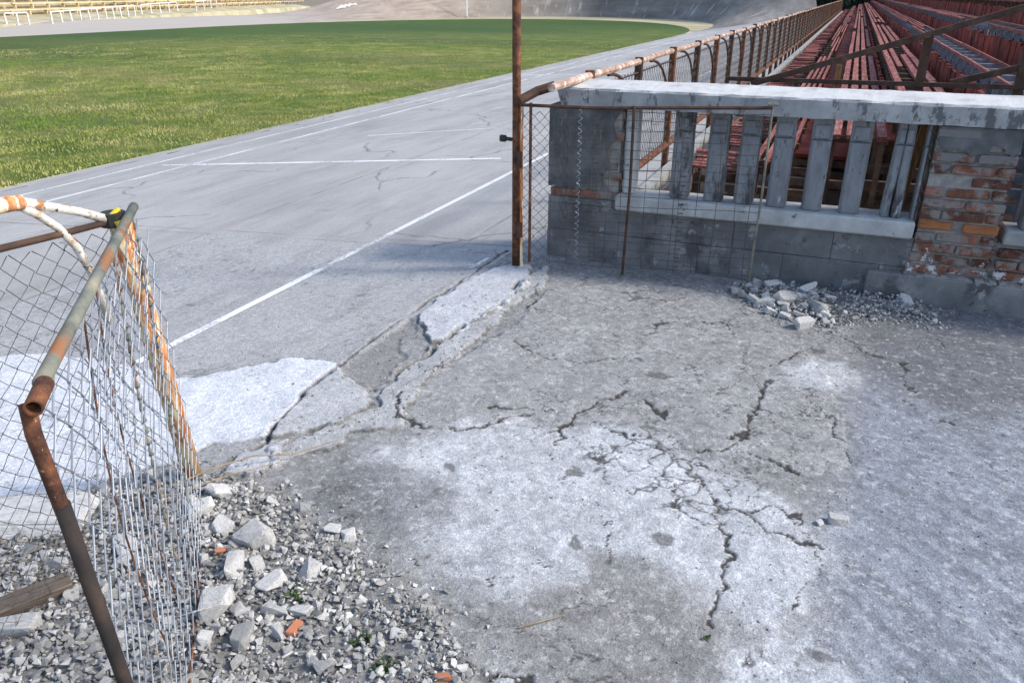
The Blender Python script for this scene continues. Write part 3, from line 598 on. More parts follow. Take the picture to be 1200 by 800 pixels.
# ---------------------------------------------------------------- fence along the track
FX=-1.63; SP=1.38
fence=empty('track_fence',(FX,4.7,0),label='long rusty mesh fence running beside the track past the red benches',cat='fence')
b=MB(); ys=[-.42]+[.65+SP*k for k in range(66)]
def rz(y): return 1.19
b.tube([(random.uniform(-.006,.006),y,rz(y)+random.uniform(-.006,.006)) for y in np.arange(-.15,.65+SP*65,.69)],.026,8); b.build('top_rail',M['rail_peel'],fence)
b=MB(); b.tube([(-.22,-.12,1.10),(-.14,-.02,1.15),(-.05,.05,1.18)],.03,8); b.build('broken_rail_end',M['rust_dark'],fence)
b=MB(); b.tube([(.0,y,.28) for y in (.3,3,8,30,90)],.035,8); b.build('bottom_rail',M['rust'],fence)
b=MB(); b.box(.06,.16,.3,90,-.02,.12,0); b.build('kerb',M['conc'],fence)
pm=MB(); pm.tube([(0,0,-.05),(0,0,1.22)],.036,8); post=None
am=MB(); 
for s in (0,):
    am.tube([(0,SP-.95+.91*math.sin(a),1.16-.62*(1-math.cos(a))) for a in np.linspace(0,math.pi/2,11)],.013,6,cap=False)
am.tube([(0,.03,1.10),(0,SP-.03,1.10)],.007,4)
cm=MB(); chainlink(cm,SP,.84,.046,.0022,nseg=3); 
ro=Matrix.Rotation(math.pi/2,4,'Z'); cm.v=[tuple(ro@Vector(v)+Vector((0,0,.28))) for v in cm.v]
P_=pm.build('post',M['rust'],fence); A_=am.build('arched_rod',M['rust_dark'],fence); C_=cm.build('mesh_panel',M['wire'],fence)
P2=pm.build('post',M['rust_dark'],fence); 
for k in range(65):
    y=.65+SP*k; src=(P_,P2)[k%2]
    for s,dx in ((src,0),(A_,0.0),(C_,.0)):
        if k<2 and s in(P_,P2) and s.location.y==0 and s is src: o=s
        elif s.location.y==0 and k==0: o=s
        else: o=s.copy(); C.objects.link(o)
        o.location=(dx+random.uniform(-.004,.004),y,random.uniform(-.015,.015) if s is src else 0)
# tail of wire right after the gate post
b=MB(); chainlink(b,.55,.85,.05,.0016); b.v=[tuple(ro@Vector(v)+Vector((-.02,.1,.28))) for v in b.v]; b.build('mesh_panel',M['wire'],fence)
# ---------------------------------------------------------------- tall gate post
o=empty('gate_post',(-1.885,4.62,0),label='tall rusty pipe post beside the end of the concrete balustrade',cat='post')
b=MB(); b.tube([(0,0,-.05),(.003,0,1.1),(-.004,0,2.9)],.027,14); b.build('pipe',M['rust'],o,smooth=True)
b=MB(); b.tube([(-.02,-.02,.86),(-.07,-.03,.865)],.012,8); b.tube([(-.06,-.03,.865),(-.095,-.03,.865)],.022,8); b.build('latch_stub',M['black'],o)
b=MB(); 

for z in(.28,.74): b=MB(); b.tube([(.038,-.035,z-.05),(.038,-.035,z+.05)],.022,8); b.build('hinge',M['rust_dark'],o)
b=MB(); b.bar((.048,-.02,.0),(.048,-.02,1.08),.012,.02); b.build('flat_strip',M['rust_peel'],o)
# ---------------------------------------------------------------- right gate leaf against the wall
g0=Vector((-1.80,4.60,0)); g1=Vector((-.37,4.84,0)); L=(g1-g0).length; rz_=math.atan2(g1.y-g0.y,g1.x-g0.x)
o=empty('mesh_gate',g0,rz_,label='open gate leaf of welded wire leaning flat against the concrete balustrade',cat='gate')
b=MB(); b.tube([(-.04,0,1.075),(.4,0,1.07),(L,0,1.10)],.011,6); b.build('top_rod',M['rust_dark'],o)
b=MB(); b.tube([(L,0,1.13),(L+.006,0,.6),(L-.005,0,.02)],.008,6); b.tube([(L-.03,0,1.12),(L+.03,0,1.12)],.010,6); b.build('end_rod',M['greenrust'],o)
b=MB(); b.tube([(.655,-.01,1.09),(.66,0,.6),(.645,0,.02)],.010,6); b.build('middle_rod',M['rust_dark'],o)
b=MB(); b.tube([(.02,0,1.09),(.02,0,.06)],.010,6); b.build('hinge_rod',M['rust'],o)
b=MB()
z=.07
while z<1.07:
    b.tube([(x,.006*math.sin(x*7+z*9),z+.006*math.sin(x*5+z*30)) for x in np.linspace(.14,L,8)],.0019,4,cap=False); z+=.058
for x in (.16,.27,.42,.455,.52,.60,.76,.84,.93,.965,1.08,1.19,1.31,1.40):
    b.tube([(x+.006*math.sin(z*5+x*20),0,z) for z in np.linspace(.06,1.07,7)],.0019,4,cap=False)
for x in (.42,.965):
    for z in np.arange(.08,1.06,.058): b.tube([(x,0,z+.02),(x+.035,0,z+.022)],.004,4)
b.build('welded_mesh',M['wire'],o)
b=MB(); chainlink(b,.20,.98,.032,.0024,x0=-.05,z0=.06,jit=.004); b.build('chainlink_strip',M['wire'],o)
b=MB(); b.tube([(.33+.012*math.cos(a),.012*math.sin(a),.1+a*.006) for a in np.arange(0,160,.7)],.0022,3,cap=False); b.build('spiral_wire',M['galv'],o)
# ---------------------------------------------------------------- concrete balustrade
YW=4.95
wall=empty('balustrade_wall',(0,YW,0),label='broken concrete balustrade with brick piers in front of the red benches',cat='wall')
b=MB()
# plinth of two block courses
def course(x0,x1,y0,y1,z0,z1,L):
    x=x0
    while x<x1-.02:
        l=min(L*random.uniform(.9,1.1),x1-x); b.box(x+.0012,x+l-.0012,y0+random.uniform(-.003,.003),y1,z0,z1-.002,.001); x+=l
course(-1.79,4.2,.02,.34,-.05,.20,.55); course(-1.79,.52,.028,.34,.20,.385,.62); course(-1.79,-1.30,.03,.33,.385,.43,.5)
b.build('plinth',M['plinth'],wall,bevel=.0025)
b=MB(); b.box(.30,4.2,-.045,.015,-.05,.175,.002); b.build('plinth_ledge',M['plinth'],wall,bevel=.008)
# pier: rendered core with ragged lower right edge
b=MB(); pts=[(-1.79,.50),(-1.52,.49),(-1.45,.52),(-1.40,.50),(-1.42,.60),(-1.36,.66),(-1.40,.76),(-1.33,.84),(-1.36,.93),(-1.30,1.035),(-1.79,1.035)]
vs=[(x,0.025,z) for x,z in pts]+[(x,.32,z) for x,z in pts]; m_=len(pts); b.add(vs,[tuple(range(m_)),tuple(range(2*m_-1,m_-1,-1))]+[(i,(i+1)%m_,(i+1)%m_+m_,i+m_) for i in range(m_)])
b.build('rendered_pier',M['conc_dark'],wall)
b=MB(); b.box(-1.76,-1.30,.05,.31,.43,1.03); b.build('pier_core',M['mortar'],wall)
b=MB()
def brickrow(x0,x1,y0,y1,z,h=.062,L=.235,off=0,skip=0,jy=.01):
    x=x0-off*L/2
    while x<x1-.03:
        a=max(x,x0); l=min(x+L,x1)-a
        if l>.03 and random.random()>skip: b.box(a+.006,a+l-.006,y0+random.uniform(-jy,jy),y1,z+.004,z+h-.006,.004)
        x+=L
brickrow(-1.785,-1.28,.032,.30,.432,.062,.23); 
for i in range(8): brickrow(-1.42,-1.275,.045,.30,.497+.066*i,.062,.12,i%2,.12,.015)
b.build('exposed_bricks',M['grimy'],wall,bevel=.006)
# cap beam: slightly sloping top
b=MB(); xs=np.linspace(-1.76,4.2,90); prof=[(-.01,1.04),(-.012,1.14),(.0,1.152),(.34,1.178),(.36,1.165),(.36,1.04)]
vs=[];fs=[]
for i,x in enumerate(xs):
    for (y,z) in prof:
        e=.09*random.random() if i==0 else 0
        vs.append((x+e-(.0 if i else 0),y+random.uniform(-.0025,.0025),z+random.uniform(-.003,.003)-(.03*random.random() if i==0 and z>1.1 else 0)))
k=len(prof)
for i in range(len(xs)-1):
    for j in range(k): fs.append((i*k+j,i*k+(j+1)%k,(i+1)*k+(j+1)%k,(i+1)*k+j))
fs+= [tuple(range(k)),tuple((len(xs)-1)*k+j for j in range(k-1,-1,-1))]
b.add(vs,fs); b.build('cap_beam',M['topcap'],wall)
b=MB(); b.box(-1.30,.505,-.02,.24,.385,.485,.003); b.build('bottom_rail',M['cap'],wall,bevel=.01)
b=MB(); b.box(.97,4.2,.0,.24,.40,.485,.003); b.build('bottom_rail',M['conc'],wall,bevel=.008)
# balusters: square shaft with recessed face and a small neck block
def baluster(x,w_=.118,tilt=0,mat_='balu'):
    b=MB(); y0,y1=.045,.165; z0,z1=.487,1.038; h=w_/2; c=min(.016,w_*.2)
    zc=z1-.13
    prof=[(-h,y1),(-h,y0+.020),(-h+c,y0),(h-c,y0),(h,y0+.020),(h,y1)]
    vs=[(x+px_,py_,z) for z in (z0,zc) for px_,py_ in prof]; b.add(vs,[tuple(range(5,-1,-1)),tuple(range(6,12))]+[(k,(k+1)%6,(k+1)%6+6,k+6) for k in range(6)])
    b.box(x-h,x+h,y0+.022,y1,zc+.0005,z1); b.box(x-h+c*.9,x+h-c*.9,y0+.008,y0+.0215,zc+.012,z1-.04)
    if tilt: 
        b.v=[(p[0]+(p[2]-z0)*tilt,p[1],p[2]) for p in b.v]
    return b.build('baluster',M[mat_],wall,bevel=.004)
M['balu']=simple('baluster_concrete',[(.3,(.12,.125,.135)),(.5,(.22,.228,.245)),(.7,(.36,.37,.385))],6,scale=(1,1,.3),bs=.9,bd=.006,bsc=40,over=[(6,.52,.62,(.07,.07,.075)),(16,.62,.68,(.45,.45,.46)),(40,.62,.66,(.05,.05,.05))])
for x in (-.90,-.68,-.49,-.29,-.08,.135): baluster(x)
baluster(-1.235,.08,0,'cap')
baluster(.335,.05,.03); baluster(.395,.055,-.01); baluster(.486,.02)
for x in (1.10,1.31,1.52,1.73,1.94,2.15,2.36,2.9,3.1,3.3): baluster(x)
# brick pier on the right
b=MB(); b.box(.525,.925,.035,.31,.17,1.036); b.box(.93,4.2,.05,.31,.17,.40); b.build('pier_core',M['mortar'],wall)
b=MB()
for i in range(13): 
    z=.175+.066*i
    if i==4: continue
    brickrow(.515 if i>1 else .50,.945,.016,.30,z,.062,.225,i%2,.03,.010)
for i in range(3): brickrow(.955,4.18,.02,.30,.178+.07*i,.064,.235,i%2,.02,.012)
b.build('bricks',M['grimy'],wall,bevel=.006)
b=MB(); b.box(.525,.70,.017,.29,.446,.499,.006); b.box(.755,.935,.015,.29,.444,.498,.006); b.build('orange_bricks',M['brick_orange'],wall,bevel=.008)
b=MB(); pts=[(.53,1.034),(.53,.93),(.60,.90),(.66,.925),(.70,.885),(.78,.90),(.80,.945),(.86,.93),(.90,.89),(.935,.92),(.935,1.034)]
m_=len(pts); b.add([(x,.008,z) for x,z in pts]+[(x,.034,z) for x,z in pts],[tuple(range(m_)),tuple(range(2*m_-1,m_-1,-1))]+[(i,(i+1)%m_,(i+1)%m_+m_,i+m_) for i in range(m_)]); b.build('render_remnant',M['conc_dark'],wall)
b=MB()
for i in range(60):
    x=random.uniform(.5,1.15); b.box(x,x+random.uniform(.02,.05),-.035,.01,.175,.175+random.uniform(.006,.016),.004)
b.build('fallen_mortar',M['mortar'],wall)
# leaning wood
o=empty('wood_stick',(.40,5.23,.02),label='narrow orange-brown wooden stick leaning between balusters by the brick pier',cat='stick')
b=MB(); b.bar((-.03,0,0),(.075,-.015,1.0),.045,.03); b.build('stick',M['wood_or'],o)
# ---------------------------------------------------------------- red bench stand behind the balustrade
b=MB(); b.box(-1.45,5.5,5.32,96,-.1,.0)
rows=[(-.56,-.28,.60,'q'),(-.06,.36,.76,'q'),(.42,.84,.92,'m'),(1.02,1.34,1.13,'f'),(1.66,2.06,1.33,'f'),(2.4,2.8,1.62,'q'),(3.1,3.5,1.92,'q'),(3.8,4.2,2.22,'q')]
b.build('stand_floor',M['standfloor'],kind='structure')
YE=95.0
NM=['lowest red slatted bench beside the track fence','second red slatted bench from the track fence, four slats wide','third red bench from the fence, with a slat missing near its end','fourth red bench, an open frame with bare crossbars','fifth red bench, open frame high on the right','sixth red bench row, high on the right behind the diagonal rail','seventh red bench row near the top right','topmost red bench row at the right']
for i,(x0,x1,z,kd) in enumerate(rows):
    o=empty('bench_row',((x0+x1)/2,6.25,0),label=NM[i],cat='bench'); hw=(x1-x0)/2; c0=(x0+x1)/2
    y0=0.0 if i!=0 else -.35
    b=MB(); ns=4 if kd!='f' else 4; sw=(x1-x0)/ns
    for s in range(ns):
        xa=-hw+s*sw+.02; xb=-hw+(s+1)*sw-.02; y=y0+random.uniform(-.1,.1)
        if kd=='m' and s==1: y=4.5
        if kd=='m' and s==1: xa,xb=-hw+sw+.012,-hw+sw+.02+.05
        if kd=='f' and s in(1,2): y=random.uniform(9,13)
        if kd=='f': xa+=.008; xb-=.008
        while y<YE-6:
            l=random.uniform(2.4,3.6)
            if y<1 or random.random()>.09: b.box(xa,xb,y,y+l-.015,z-.03,z,.0045)
            y+=l
    b.build('seat_slats',M['slat'],o)
    fm=M['bluegrey'] if kd in 'f' else M['undersupport']
    def frame_mesh(legs,low):
        b=MB(); zz_=z-.05; b.box(-hw,hw,0,.05,zz_-.03,zz_+.018)
        if legs: b.box(-hw+.02,-hw+.06,0,.05,0,z-.0801); b.box(hw-.06,hw-.02,0,.05,0,z-.0801)
        if low: b.box(-hw-.25,hw+.2,.0505,.10,.30+.02*i,.36+.02*i); b.box(-hw-.25,hw+.2,.0505,.09,.12,.17)
        f=b.build('frame',fm,o); return f
    A1=frame_mesh(True,True); A2=frame_mesh(True,False); A1.location.y=y0+.15; A2.location.y=y0+9.0; y=y0+.15
    while y<YE-6:
        y+=(.62 if kd!='q' else .85) if y<16 else 1.25
        f=(A1 if y<13 else A2).copy(); C.objects.link(f); f.location.y=y
    if i<3:
        b=MB(); y=1.0; xn=(rows[i+1][0]+rows[i+1][1])/2-c0
        while y<YE-6:
            l=random.uniform(.5,1.6)
            if True: b.box(hw*.1,xn,y,y+l-.004,z-.20,z-.17,.004)
            y+=l
        b.build('deck_boards',M['redback'],o)
    # boards closing the step up to the next row
    b=MB(); nz=rows[i+1][2] if i<len(rows)-1 else z+.9; nx=(rows[i+1][0] if i<len(rows)-1 else x1+.3)-c0
    if i>=2 or i==1:
        y=2.0 if i==1 else .8
        hh=nz-.09 if i>=2 else z+.05
        while y<YE-6:
            l=random.uniform(.16,.34); b.box(nx-.05+random.uniform(-.008,.008),nx-.02,y,y+l-.012,z-.16,hh-random.uniform(0,.04),.004); y+=l
        b.build('riser_boards',M['redback'],o)
    if i>=2:
        b=MB(); y=.9
        while y<YE-6:
            l=random.uniform(1.2,2.2); b.box(hw+.01,nx-.06,y,y+l-.02,z-.17,z-.14,.006); y+=l
        b.build('tread_boards',M['redback'],o)
    if i>=5 :
        b=MB(); y=1.2
        while y<YE-6:
            b.box(hw+.03,hw+.07,y,y+.05,z-.1,z+.42); y+=1.6
        for zz_ in (z+.2,z+.34): b.box(hw-.005,hw+.025,1.0,YE-6,zz_,zz_+.09)
        b.build('backrest',M['redback'],o)
o=empty('bench_row',(-.98,6.9,0),label='low run of short broken cross slats right beside the track fence',cat='bench')
b=MB(); y=.0; nsl=0
while y<84:
    if random.random()<.8:
        xa=-.26+random.uniform(0,.12); tgt=MB() if nsl<100 else b
        tgt.box(xa,.26-random.uniform(0,.15),y,y+.06,.30,.325,.01)
        if nsl<100: tgt.build('cross_slat',M['slat'],o)
        nsl+=1
    y+=.15 if y<20 else .2
b.build('cross_slats',M['slat'],o,kind='stuff')
b=MB(); b.box(-.2,-.15,0,84,.24,.297); b.build('bearer',M['undersupport'],o); b=MB(); b.box(.13,.18,0,84,.24,.297); b.build('bearer',M['undersupport'],o)
b=MB(); b.box(-.21,-.14,.0,.06,0,.239); b.box(.12,.19,.0,.06,0,.239); b.box(-.14,.12,.01,.05,.1,.16); A1=b.build('trestle',M['undersupport'],o); A1.location.y=.4
for k in range(1,42): f=A1.copy(); C.objects.link(f); f.location.y=.4+2*k
# rusty guard rail standing at the head of the stand
o=empty('guard_rail',(0,5.95,0),label='brown rusty angle-iron railing with a diagonal bar behind the balustrade',cat='railing')
b=MB(); b.bar((-.80,0,1.15),(2.4,.0,1.17),.025,.028); b.build('lower_bar',M['rust_dark'],o)
b=MB(); b.bar((-.62,-.02,1.12),(.46,-.02,1.47),.03,.038); b.bar((.462,-.021,1.471),(2.0,-.02,1.98),.03,.038); b.build('diagonal_bar',M['rust_dark'],o)
b=MB(); b.bar((.63,.03,1.17),(1.6,.03,1.45),.03,.04); b.build('short_brace',M['rust_dark'],o)
for x,z in((.45,1.46),(1.02,1.6),(2.0,1.9)): b=MB(); b.bar((x,.02,0),(x,.02,z),.055,.04); b.build('post',M['rust_dark'],o)
b=MB(); b.bar((-.06,.03,.0),(-.06,.03,1.26),.035,.03); b.build('thin_post',M['wood_or'],o)
# ---------------------------------------------------------------- left fence end beside the opening
FL=-1.94
o=empty('fence_end',(FL,1.72,0),label='orange and white peeling pipe post with dark chain-link at the left edge',cat='fence')
def P(y,z,dx=0): return (dx,y-1.72,z)
pb=gp(205,540); 
b=MB(); b.tube([(-.15,.11,-.02),(-.085,.012,.53),(-.012,-.09,1.08)],.034,14); b.build('post',M['rust_peel'],o,smooth=True)
b=MB(); b.tube([P(1.60,1.075),P(1.60,1.115)],.036,12); b.build('post_cap',M['black'],o)
b=MB(); b.tube([(.012,-.135,1.108),(.012,-.105,1.122)],.008,6); b.tube([(.030,-.14,1.085),(.026,-.10,1.095)],.010,6); b.build('yellow_mark',M['yellow'],o)
b=MB(); b.tube([P(.2,1.22),P(.9,1.215),P(1.30,1.21),P(1.335,1.205)],.021,10); b.build('top_rail',M['rust_peel'],o,smooth=True)
b=MB(); b.tube([P(1.325,1.21),P(1.40,1.18),P(1.50,1.14),P(1.575,1.10)],.012,8,rs=[.015,.013,.012,.014]); b.build('bent_rail_end',M['white_peel'],o,smooth=True)
b=MB(); b.tube([P(1.325,1.20),P(1.37,1.165),P(1.42,1.115),P(1.46,1.05),P(1.49,.96),P(1.51,.80)],.012,8); b.build('curved_strut',M['white_peel'],o,smooth=True)
b=MB(); b.tube([P(.2,1.10),P(1.25,1.105),P(1.45,1.095),P(1.62,1.09)],.010,8); b.build('upper_rod',M['rust_dark'],o,smooth=True)
b=MB(); b.tube([P(.25,-.02),P(.25,1.22)],.027,10); b.build('post',M['rust_peel'],o)
b=MB()
def wl(p): 
    y=1.60-p.x*1.0; zt=p.z
    sag=.04*math.sin(p.x*19)**2*max(0,(zt-.85))-.012; return Vector((-.03+.012*math.sin(p.x*11+zt*7)-.10*(1-zt/1.1)*max(0,1-p.x*2),y-1.72,zt-.02-sag))
chainlink(b,1.3,1.08,.031,.0014,x0=.0,z0=.0,jit=.004,warp=wl,nseg=4); b.build('chainlink',M['wire'],o)
# ---------------------------------------------------------------- left gate leaf, swung open towards the viewer
h0=Vector((-1.93,1.665,0)); t1=Vector((*gp(32,478,1.10),1.10)); b1=Vector((*gp(147,800,.42),.42))
o=empty('chainlink_gate',h0,label='bent chain-link gate leaf with rusty pipe frame swung open in the left foreground',cat='gate')
hz=lambda z: Vector((.02*(1-z)+.0,-.0,z))
T1=t1-h0; B1=b1-h0; out=(B1-T1)/( .42-1.10)      # slope of outer pipe per metre of height
Ob=T1+out*(-.02-1.10+0)
b=MB(); b.tube([(-.005,.012,1.115),tuple(Vector((0,0,1.10)).lerp(T1,.5)+Vector((0,0,.004))),tuple(Vector((0,0,1.10)).lerp(T1,.93))],.0135,12); b.build('top_pipe',M['greenrust'],o,smooth=True)
dT=(T1-Vector((0,0,1.10))).normalized(); side=dT.cross(Vector((0,0,1))).normalized()
b=MB(); a0=T1-dT*.07-side*.012+Vector((0,0,.008)); a1=T1+dT*.012-side*.012+Vector((0,0,.004)); N_=14
def ringtube(b,a,c,r,ri,n=16):
    a=Vector(a);c=Vector(c);d=(c-a).normalized();x=d.cross(Vector((0,0,1))).normalized();y=x.cross(d)
    vs=[p+(x*math.cos(t)+y*math.sin(t))*rr for p,rr in((a,r),(c,r),(c,ri),(a,ri)) for t in [2*math.pi*k/n for k in range(n)]]
    b.add(vs,[(i*n+k,i*n+(k+1)%n,((i+1)%4)*n+(k+1)%n,((i+1)%4)*n+k) for i in range(4) for k in range(n)])
ringtube(b,a0,a1,.0150,.0115); b.build('pipe_socket',M['rust'],o,smooth=False)
b=MB(); b.tube([tuple(T1-dT*.015+side*.004+Vector((0,0,.0))),tuple(T1+out*(-.05)+side*.004),tuple(T1+out*(-.30)),tuple(T1+out*(-.7)),tuple(Ob)],.0128,12); b.build('outer_pipe',M['rust'],o,smooth=True)
b=MB(); q=T1+out*(-.20); b.tube([tuple(q),tuple(T1+out*(-.7)),tuple(Ob+Vector((0,0,.01)))],.0138,12); b.build('tarred_lower_pipe',M['pipe_dark'],o,smooth=True)
b=MB(); b.tube([(.02,.0,.02),(.30,-.30,.03),tuple(Ob+Vector((0.05,0,.06)))],.0035,6); b.build('bottom_wire',M['rust'],o,smooth=True)
def gw(p):   # p.x along leaf 0..1 (fraction*1.2), p.z height
    s=p.x/1.25; z=p.z; top=Vector((0,0,z)).lerp(Vector((T1.x,T1.y,z))+(out*(z-1.10))-Vector((0,0,z-1.10)),min(s,1))
    bul=.035*math.sin(s*3.1)*math.sin(max(z,0)*2.6)+.006*math.sin(s*9+z*5)+p.y
    return Vector((top.x,top.y,z))+side*bul
b=MB(); chainlink(b,1.27,1.08,.066,.0021,x0=0,z0=.0,jit=.0025,warp=gw,nseg=5); b.build('chainlink',M['galv'],o)
b=MB(); chainlink(b,1.0,1.05,.050,.0017,x0=.015,z0=.0,jit=.003,warp=lambda p:gw(Vector((p.x+.05*(1.1-p.z)*.5,p.y,p.z)))+side*(-.04-.012*math.sin(p.z*5)),nseg=4); b.build('slack_chainlink',M['galv'],o)
# knotted selvage: flat knuckles up the hinge side and two inner seams
def knots(x,off,m,lean=0,r=.0078):
    b=MB(); z=.05
    while z<1.06:
        c=gw(Vector((x+lean*(1.1-z),0,z)))+side*off; b.tube([c+Vector((-.003,0,-.014)),c+Vector((.003,.0,-.004)),c+Vector((-.002,0,.018))],r,6,rs=[r*.6,r,r*.2]); z+=.036
    b.tube([tuple(gw(Vector((x+lean*(1.1-z),0,z)))+side*off) for z in np.linspace(.03,1.09,14)],.0028,5,cap=False)
    b.build('knotted_edge',m,o)
knots(.0,.01,M['greenrust']); knots(.22,.02,M['greenrust'],.16,.0085)
b=MB()
for x,ln in((.52,.05),(.72,.08)): b.tube([tuple(gw(Vector((x+ln*(1.1-z),0,z)))+side*.012) for z in np.linspace(.02,1.07,10)],.0028,5,cap=False)
b.build('stay_wire',M['rust'],o)
# ---------------------------------------------------------------- rubble
def rock_mesh(name,flat=.65,npt=18,sub=True):
    bm=bmesh.new()
    for _ in range(npt):
        if sub: v=Vector([random.choice((-1,1))*random.uniform(.35,.85) for _ in range(3)]); v=Vector((v.x,v.y*.85,v.z*flat*.95))
        else:
            v=Vector([random.gauss(0,1) for _ in range(3)]).normalized(); v=Vector((max(-.78,min(.78,v.x)),max(-.72,min(.72,v.y)),max(-.7,min(.7,v.z))*flat))
        bm.verts.new(v)
    r=bmesh.ops.convex_hull(bm,input=bm.verts); 
    bmesh.ops.delete(bm,geom=[g for g in r['geom_interior'] if isinstance(g,bmesh.types.BMVert)],context='VERTS')
    if sub:
        bmesh.ops.bevel(bm,geom=list(bm.edges),offset=.05,segments=2,affect='EDGES',profile=.5)
        for v in bm.verts: v.co+=Vector([random.uniform(-.018,.018) for _ in range(3)])
    me=bpy.data.meshes.new(name); bm.to_mesh(me); bm.free(); return me
RM=[rock_mesh('rubble_stone',random.uniform(.6,.95),random.choice([14,18,24])) for _ in range(16)]
for r_ in RM: r_.materials.append(M['rock'])
BR=rock_mesh('brick_fragment',.6,12); BR.materials.append(M['brickbit'])
placed=[]
def put_rock(me,x,y,s,sx=1,sy=1,rz=None,tilt=.3,label='',cat='stone',group=None,lift=0.0,name='rubble_stone'):
    o=bpy.data.objects.new(name,me); C.objects.link(o)
    z=gz(x,y); o.scale=(s*sx,s*sy,s*random.uniform(.85,1.05)); o.location=(x,y,z+s*.28+lift)
    o.rotation_euler=(random.uniform(-tilt,tilt),random.uniform(-tilt,tilt),random.uniform(0,6.28) if rz is None else rz)
    placed.append((x,y,s)); return tag(o,label,cat,group)
# large stones one by one: image survey -> ground
BIG=[(268,575,22,1.2,.9,'pale angular stone at the back of the rubble, beside the dry stalks'),
(300,637,24,1.0,1.1,'large pale squared stone in the middle of the left rubble'),
(255,715,26,.95,1.25,'big grey-brown pitted stone close to the gate mesh'),
(287,752,20,1.1,.9,'pale grey stone in front of the pitted one, near the bottom of the picture'),
(362,675,19,1.1,1.1,'white five-sided stone right of the rubble heap middle'),
(278,670,18,1.2,.8,'flat grey stone touching the large squared one'),
(262,622,17,1.1,.9,'bluish stone left of the large squared one'),
(306,670,15,1.2,.8,'long light stone under the large squared one'),
(355,720,14,1.3,.9,'small white wedge between pitted stone and gravel'),
(325,722,14,1.6,.7,'long thin beige stone below the heap middle'),
(410,630,12,1,1,'lone white stone on the back right edge of the rubble'),
(382,782,15,1.1,1,'broad pale chip low on the right side of the rubble'),
(320,690,17,1.3,.9,'brown-grey stone beside the flat light stones'),
(235,600,18,1.2,1.1,'grey block half behind the gate mesh, next to the walkway'),
(150,640,18,1.3,.9,'grey stone seen through the gate mesh near its foot'),
(68,665,13,1.5,.7,'beige stone lying against the buried plank'),
(15,735,22,1.7,.7,'long pale slab piece at the left edge under the plank')]
for (px_,py_,sz,sx,sy,l) in BIG:
    x,y=gp(px_,py_+sz*.2); d=math.hypot(math.hypot(x,y),1.6); s=sz/900*d*.92
    put_rock(random.choice(RM),x,y,s,sx,sy,None,.25,l,'stone')
WB=[(948,325,13,'tall pale stone standing against the plinth at the back of the wall rubble'),(918,350,15,'broad grey stone at the front left of the rubble by the wall'),(957,360,14,'long white stone sloping down the front of the rubble by the wall'),(940,378,10,'beige stone that rolled out in front of the rubble by the wall'),(895,352,10,'rounded bluish stone left of the broad grey one by the wall'),(938,346,9,'upright pale chip between two larger stones by the wall'),(1058,345,9,'thin flat chip at the right end of the wall rubble'),(885,330,9,'small white stone at the back left of the wall rubble')]
for (px_,py_,sz,l) in WB:
    x,y=gp(px_,py_+6); y=min(y,4.86); d=math.hypot(math.hypot(x,y),1.7); s=sz/900*d*1.1
    put_rock(random.choice(RM),x,y,s,1.3,.8,None,.35,l,'stone')
x,y=gp(982,612); put_rock(RM[3],x,y,.035,1.4,.8,None,.2,'lone grey stone on the open pavement right of the cracked patch','stone')
x,y=gp(960,614); put_rock(RM[4],x,y,.018,1,.9,None,.2,'tiny dark stone just left of the lone stone on the pavement','stone')
for (px_,py_,s,l) in ((346,743,.026,'orange brick chip among the left rubble'),(520,797,.022,'small red brick chip on the pavement at the bottom edge'),(262,652,.022,'pinkish brick chip beside the large squared stone'),(905,312,.018,'red brick crumb near the foot of the balustrade')):
    x,y=gp(px_,py_); y=min(y,4.85); put_rock(BR,x,y,s,1.4,.9,None,.3,l,'brick piece',name='brick_fragment')
# medium and small stones: two heaps
heap=np.array(HEAP)
def inside(x,y,Pg): return float(poly_sd(np.array([x]),np.array([y]),Pg)[0])
cnt=0; tries=0
LA='small angular pale stone in the rubble around the open gate leaf'; GA='small stones of the rubble around the open gate leaf'
while cnt<205 and tries<20000:
    tries+=1; px_=random.uniform(-30,540); py_=random.uniform(545,850); x,y=gp(px_,py_); sd=inside(x,y,HEAP)
    if sd<.0: continue
    dens=.35 if px_>420 else 1
    if random.random()>dens: continue
    s=random.choice([.012,.014,.016,.018,.02,.024,.028,.034])*(.7 if px_>400 else 1)
    if any((x-a)**2+(y-c)**2<((s+r_)*.62)**2 for a,c,r_ in placed): continue
    put_rock(random.choice(RM),x,y,s,random.uniform(.8,1.3),random.uniform(.75,1),None,.5,LA,'stone',GA); cnt+=1
WH=px2([(852,340),(880,318),(960,320),(1060,345),(1105,355),(1095,380),(1040,378),(960,385),(900,370)])
LB='small angular stone in the rubble at the foot of the balustrade'; GB='small stones of the rubble at the foot of the balustrade'
cnt=0;tries=0
while cnt<70 and tries<9000:
    tries+=1; x=random.uniform(-.6,.8); y=random.uniform(4.2,4.88); sd=inside(x,y,WH)
    if sd<0: continue
    if x>.15 and random.random()<.6: continue
    s=random.uniform(.015,.045)*(1 if x<.15 else .55)
    if any((x-a)**2+(y-c)**2<((s+r_)*.6)**2 for a,c,r_ in placed): continue
    put_rock(random.choice(RM),x,y,s,random.uniform(.8,1.3),random.uniform(.7,1),None,.5,LB,'stone',GB,lift=.02*min(1,sd/.1)); cnt+=1
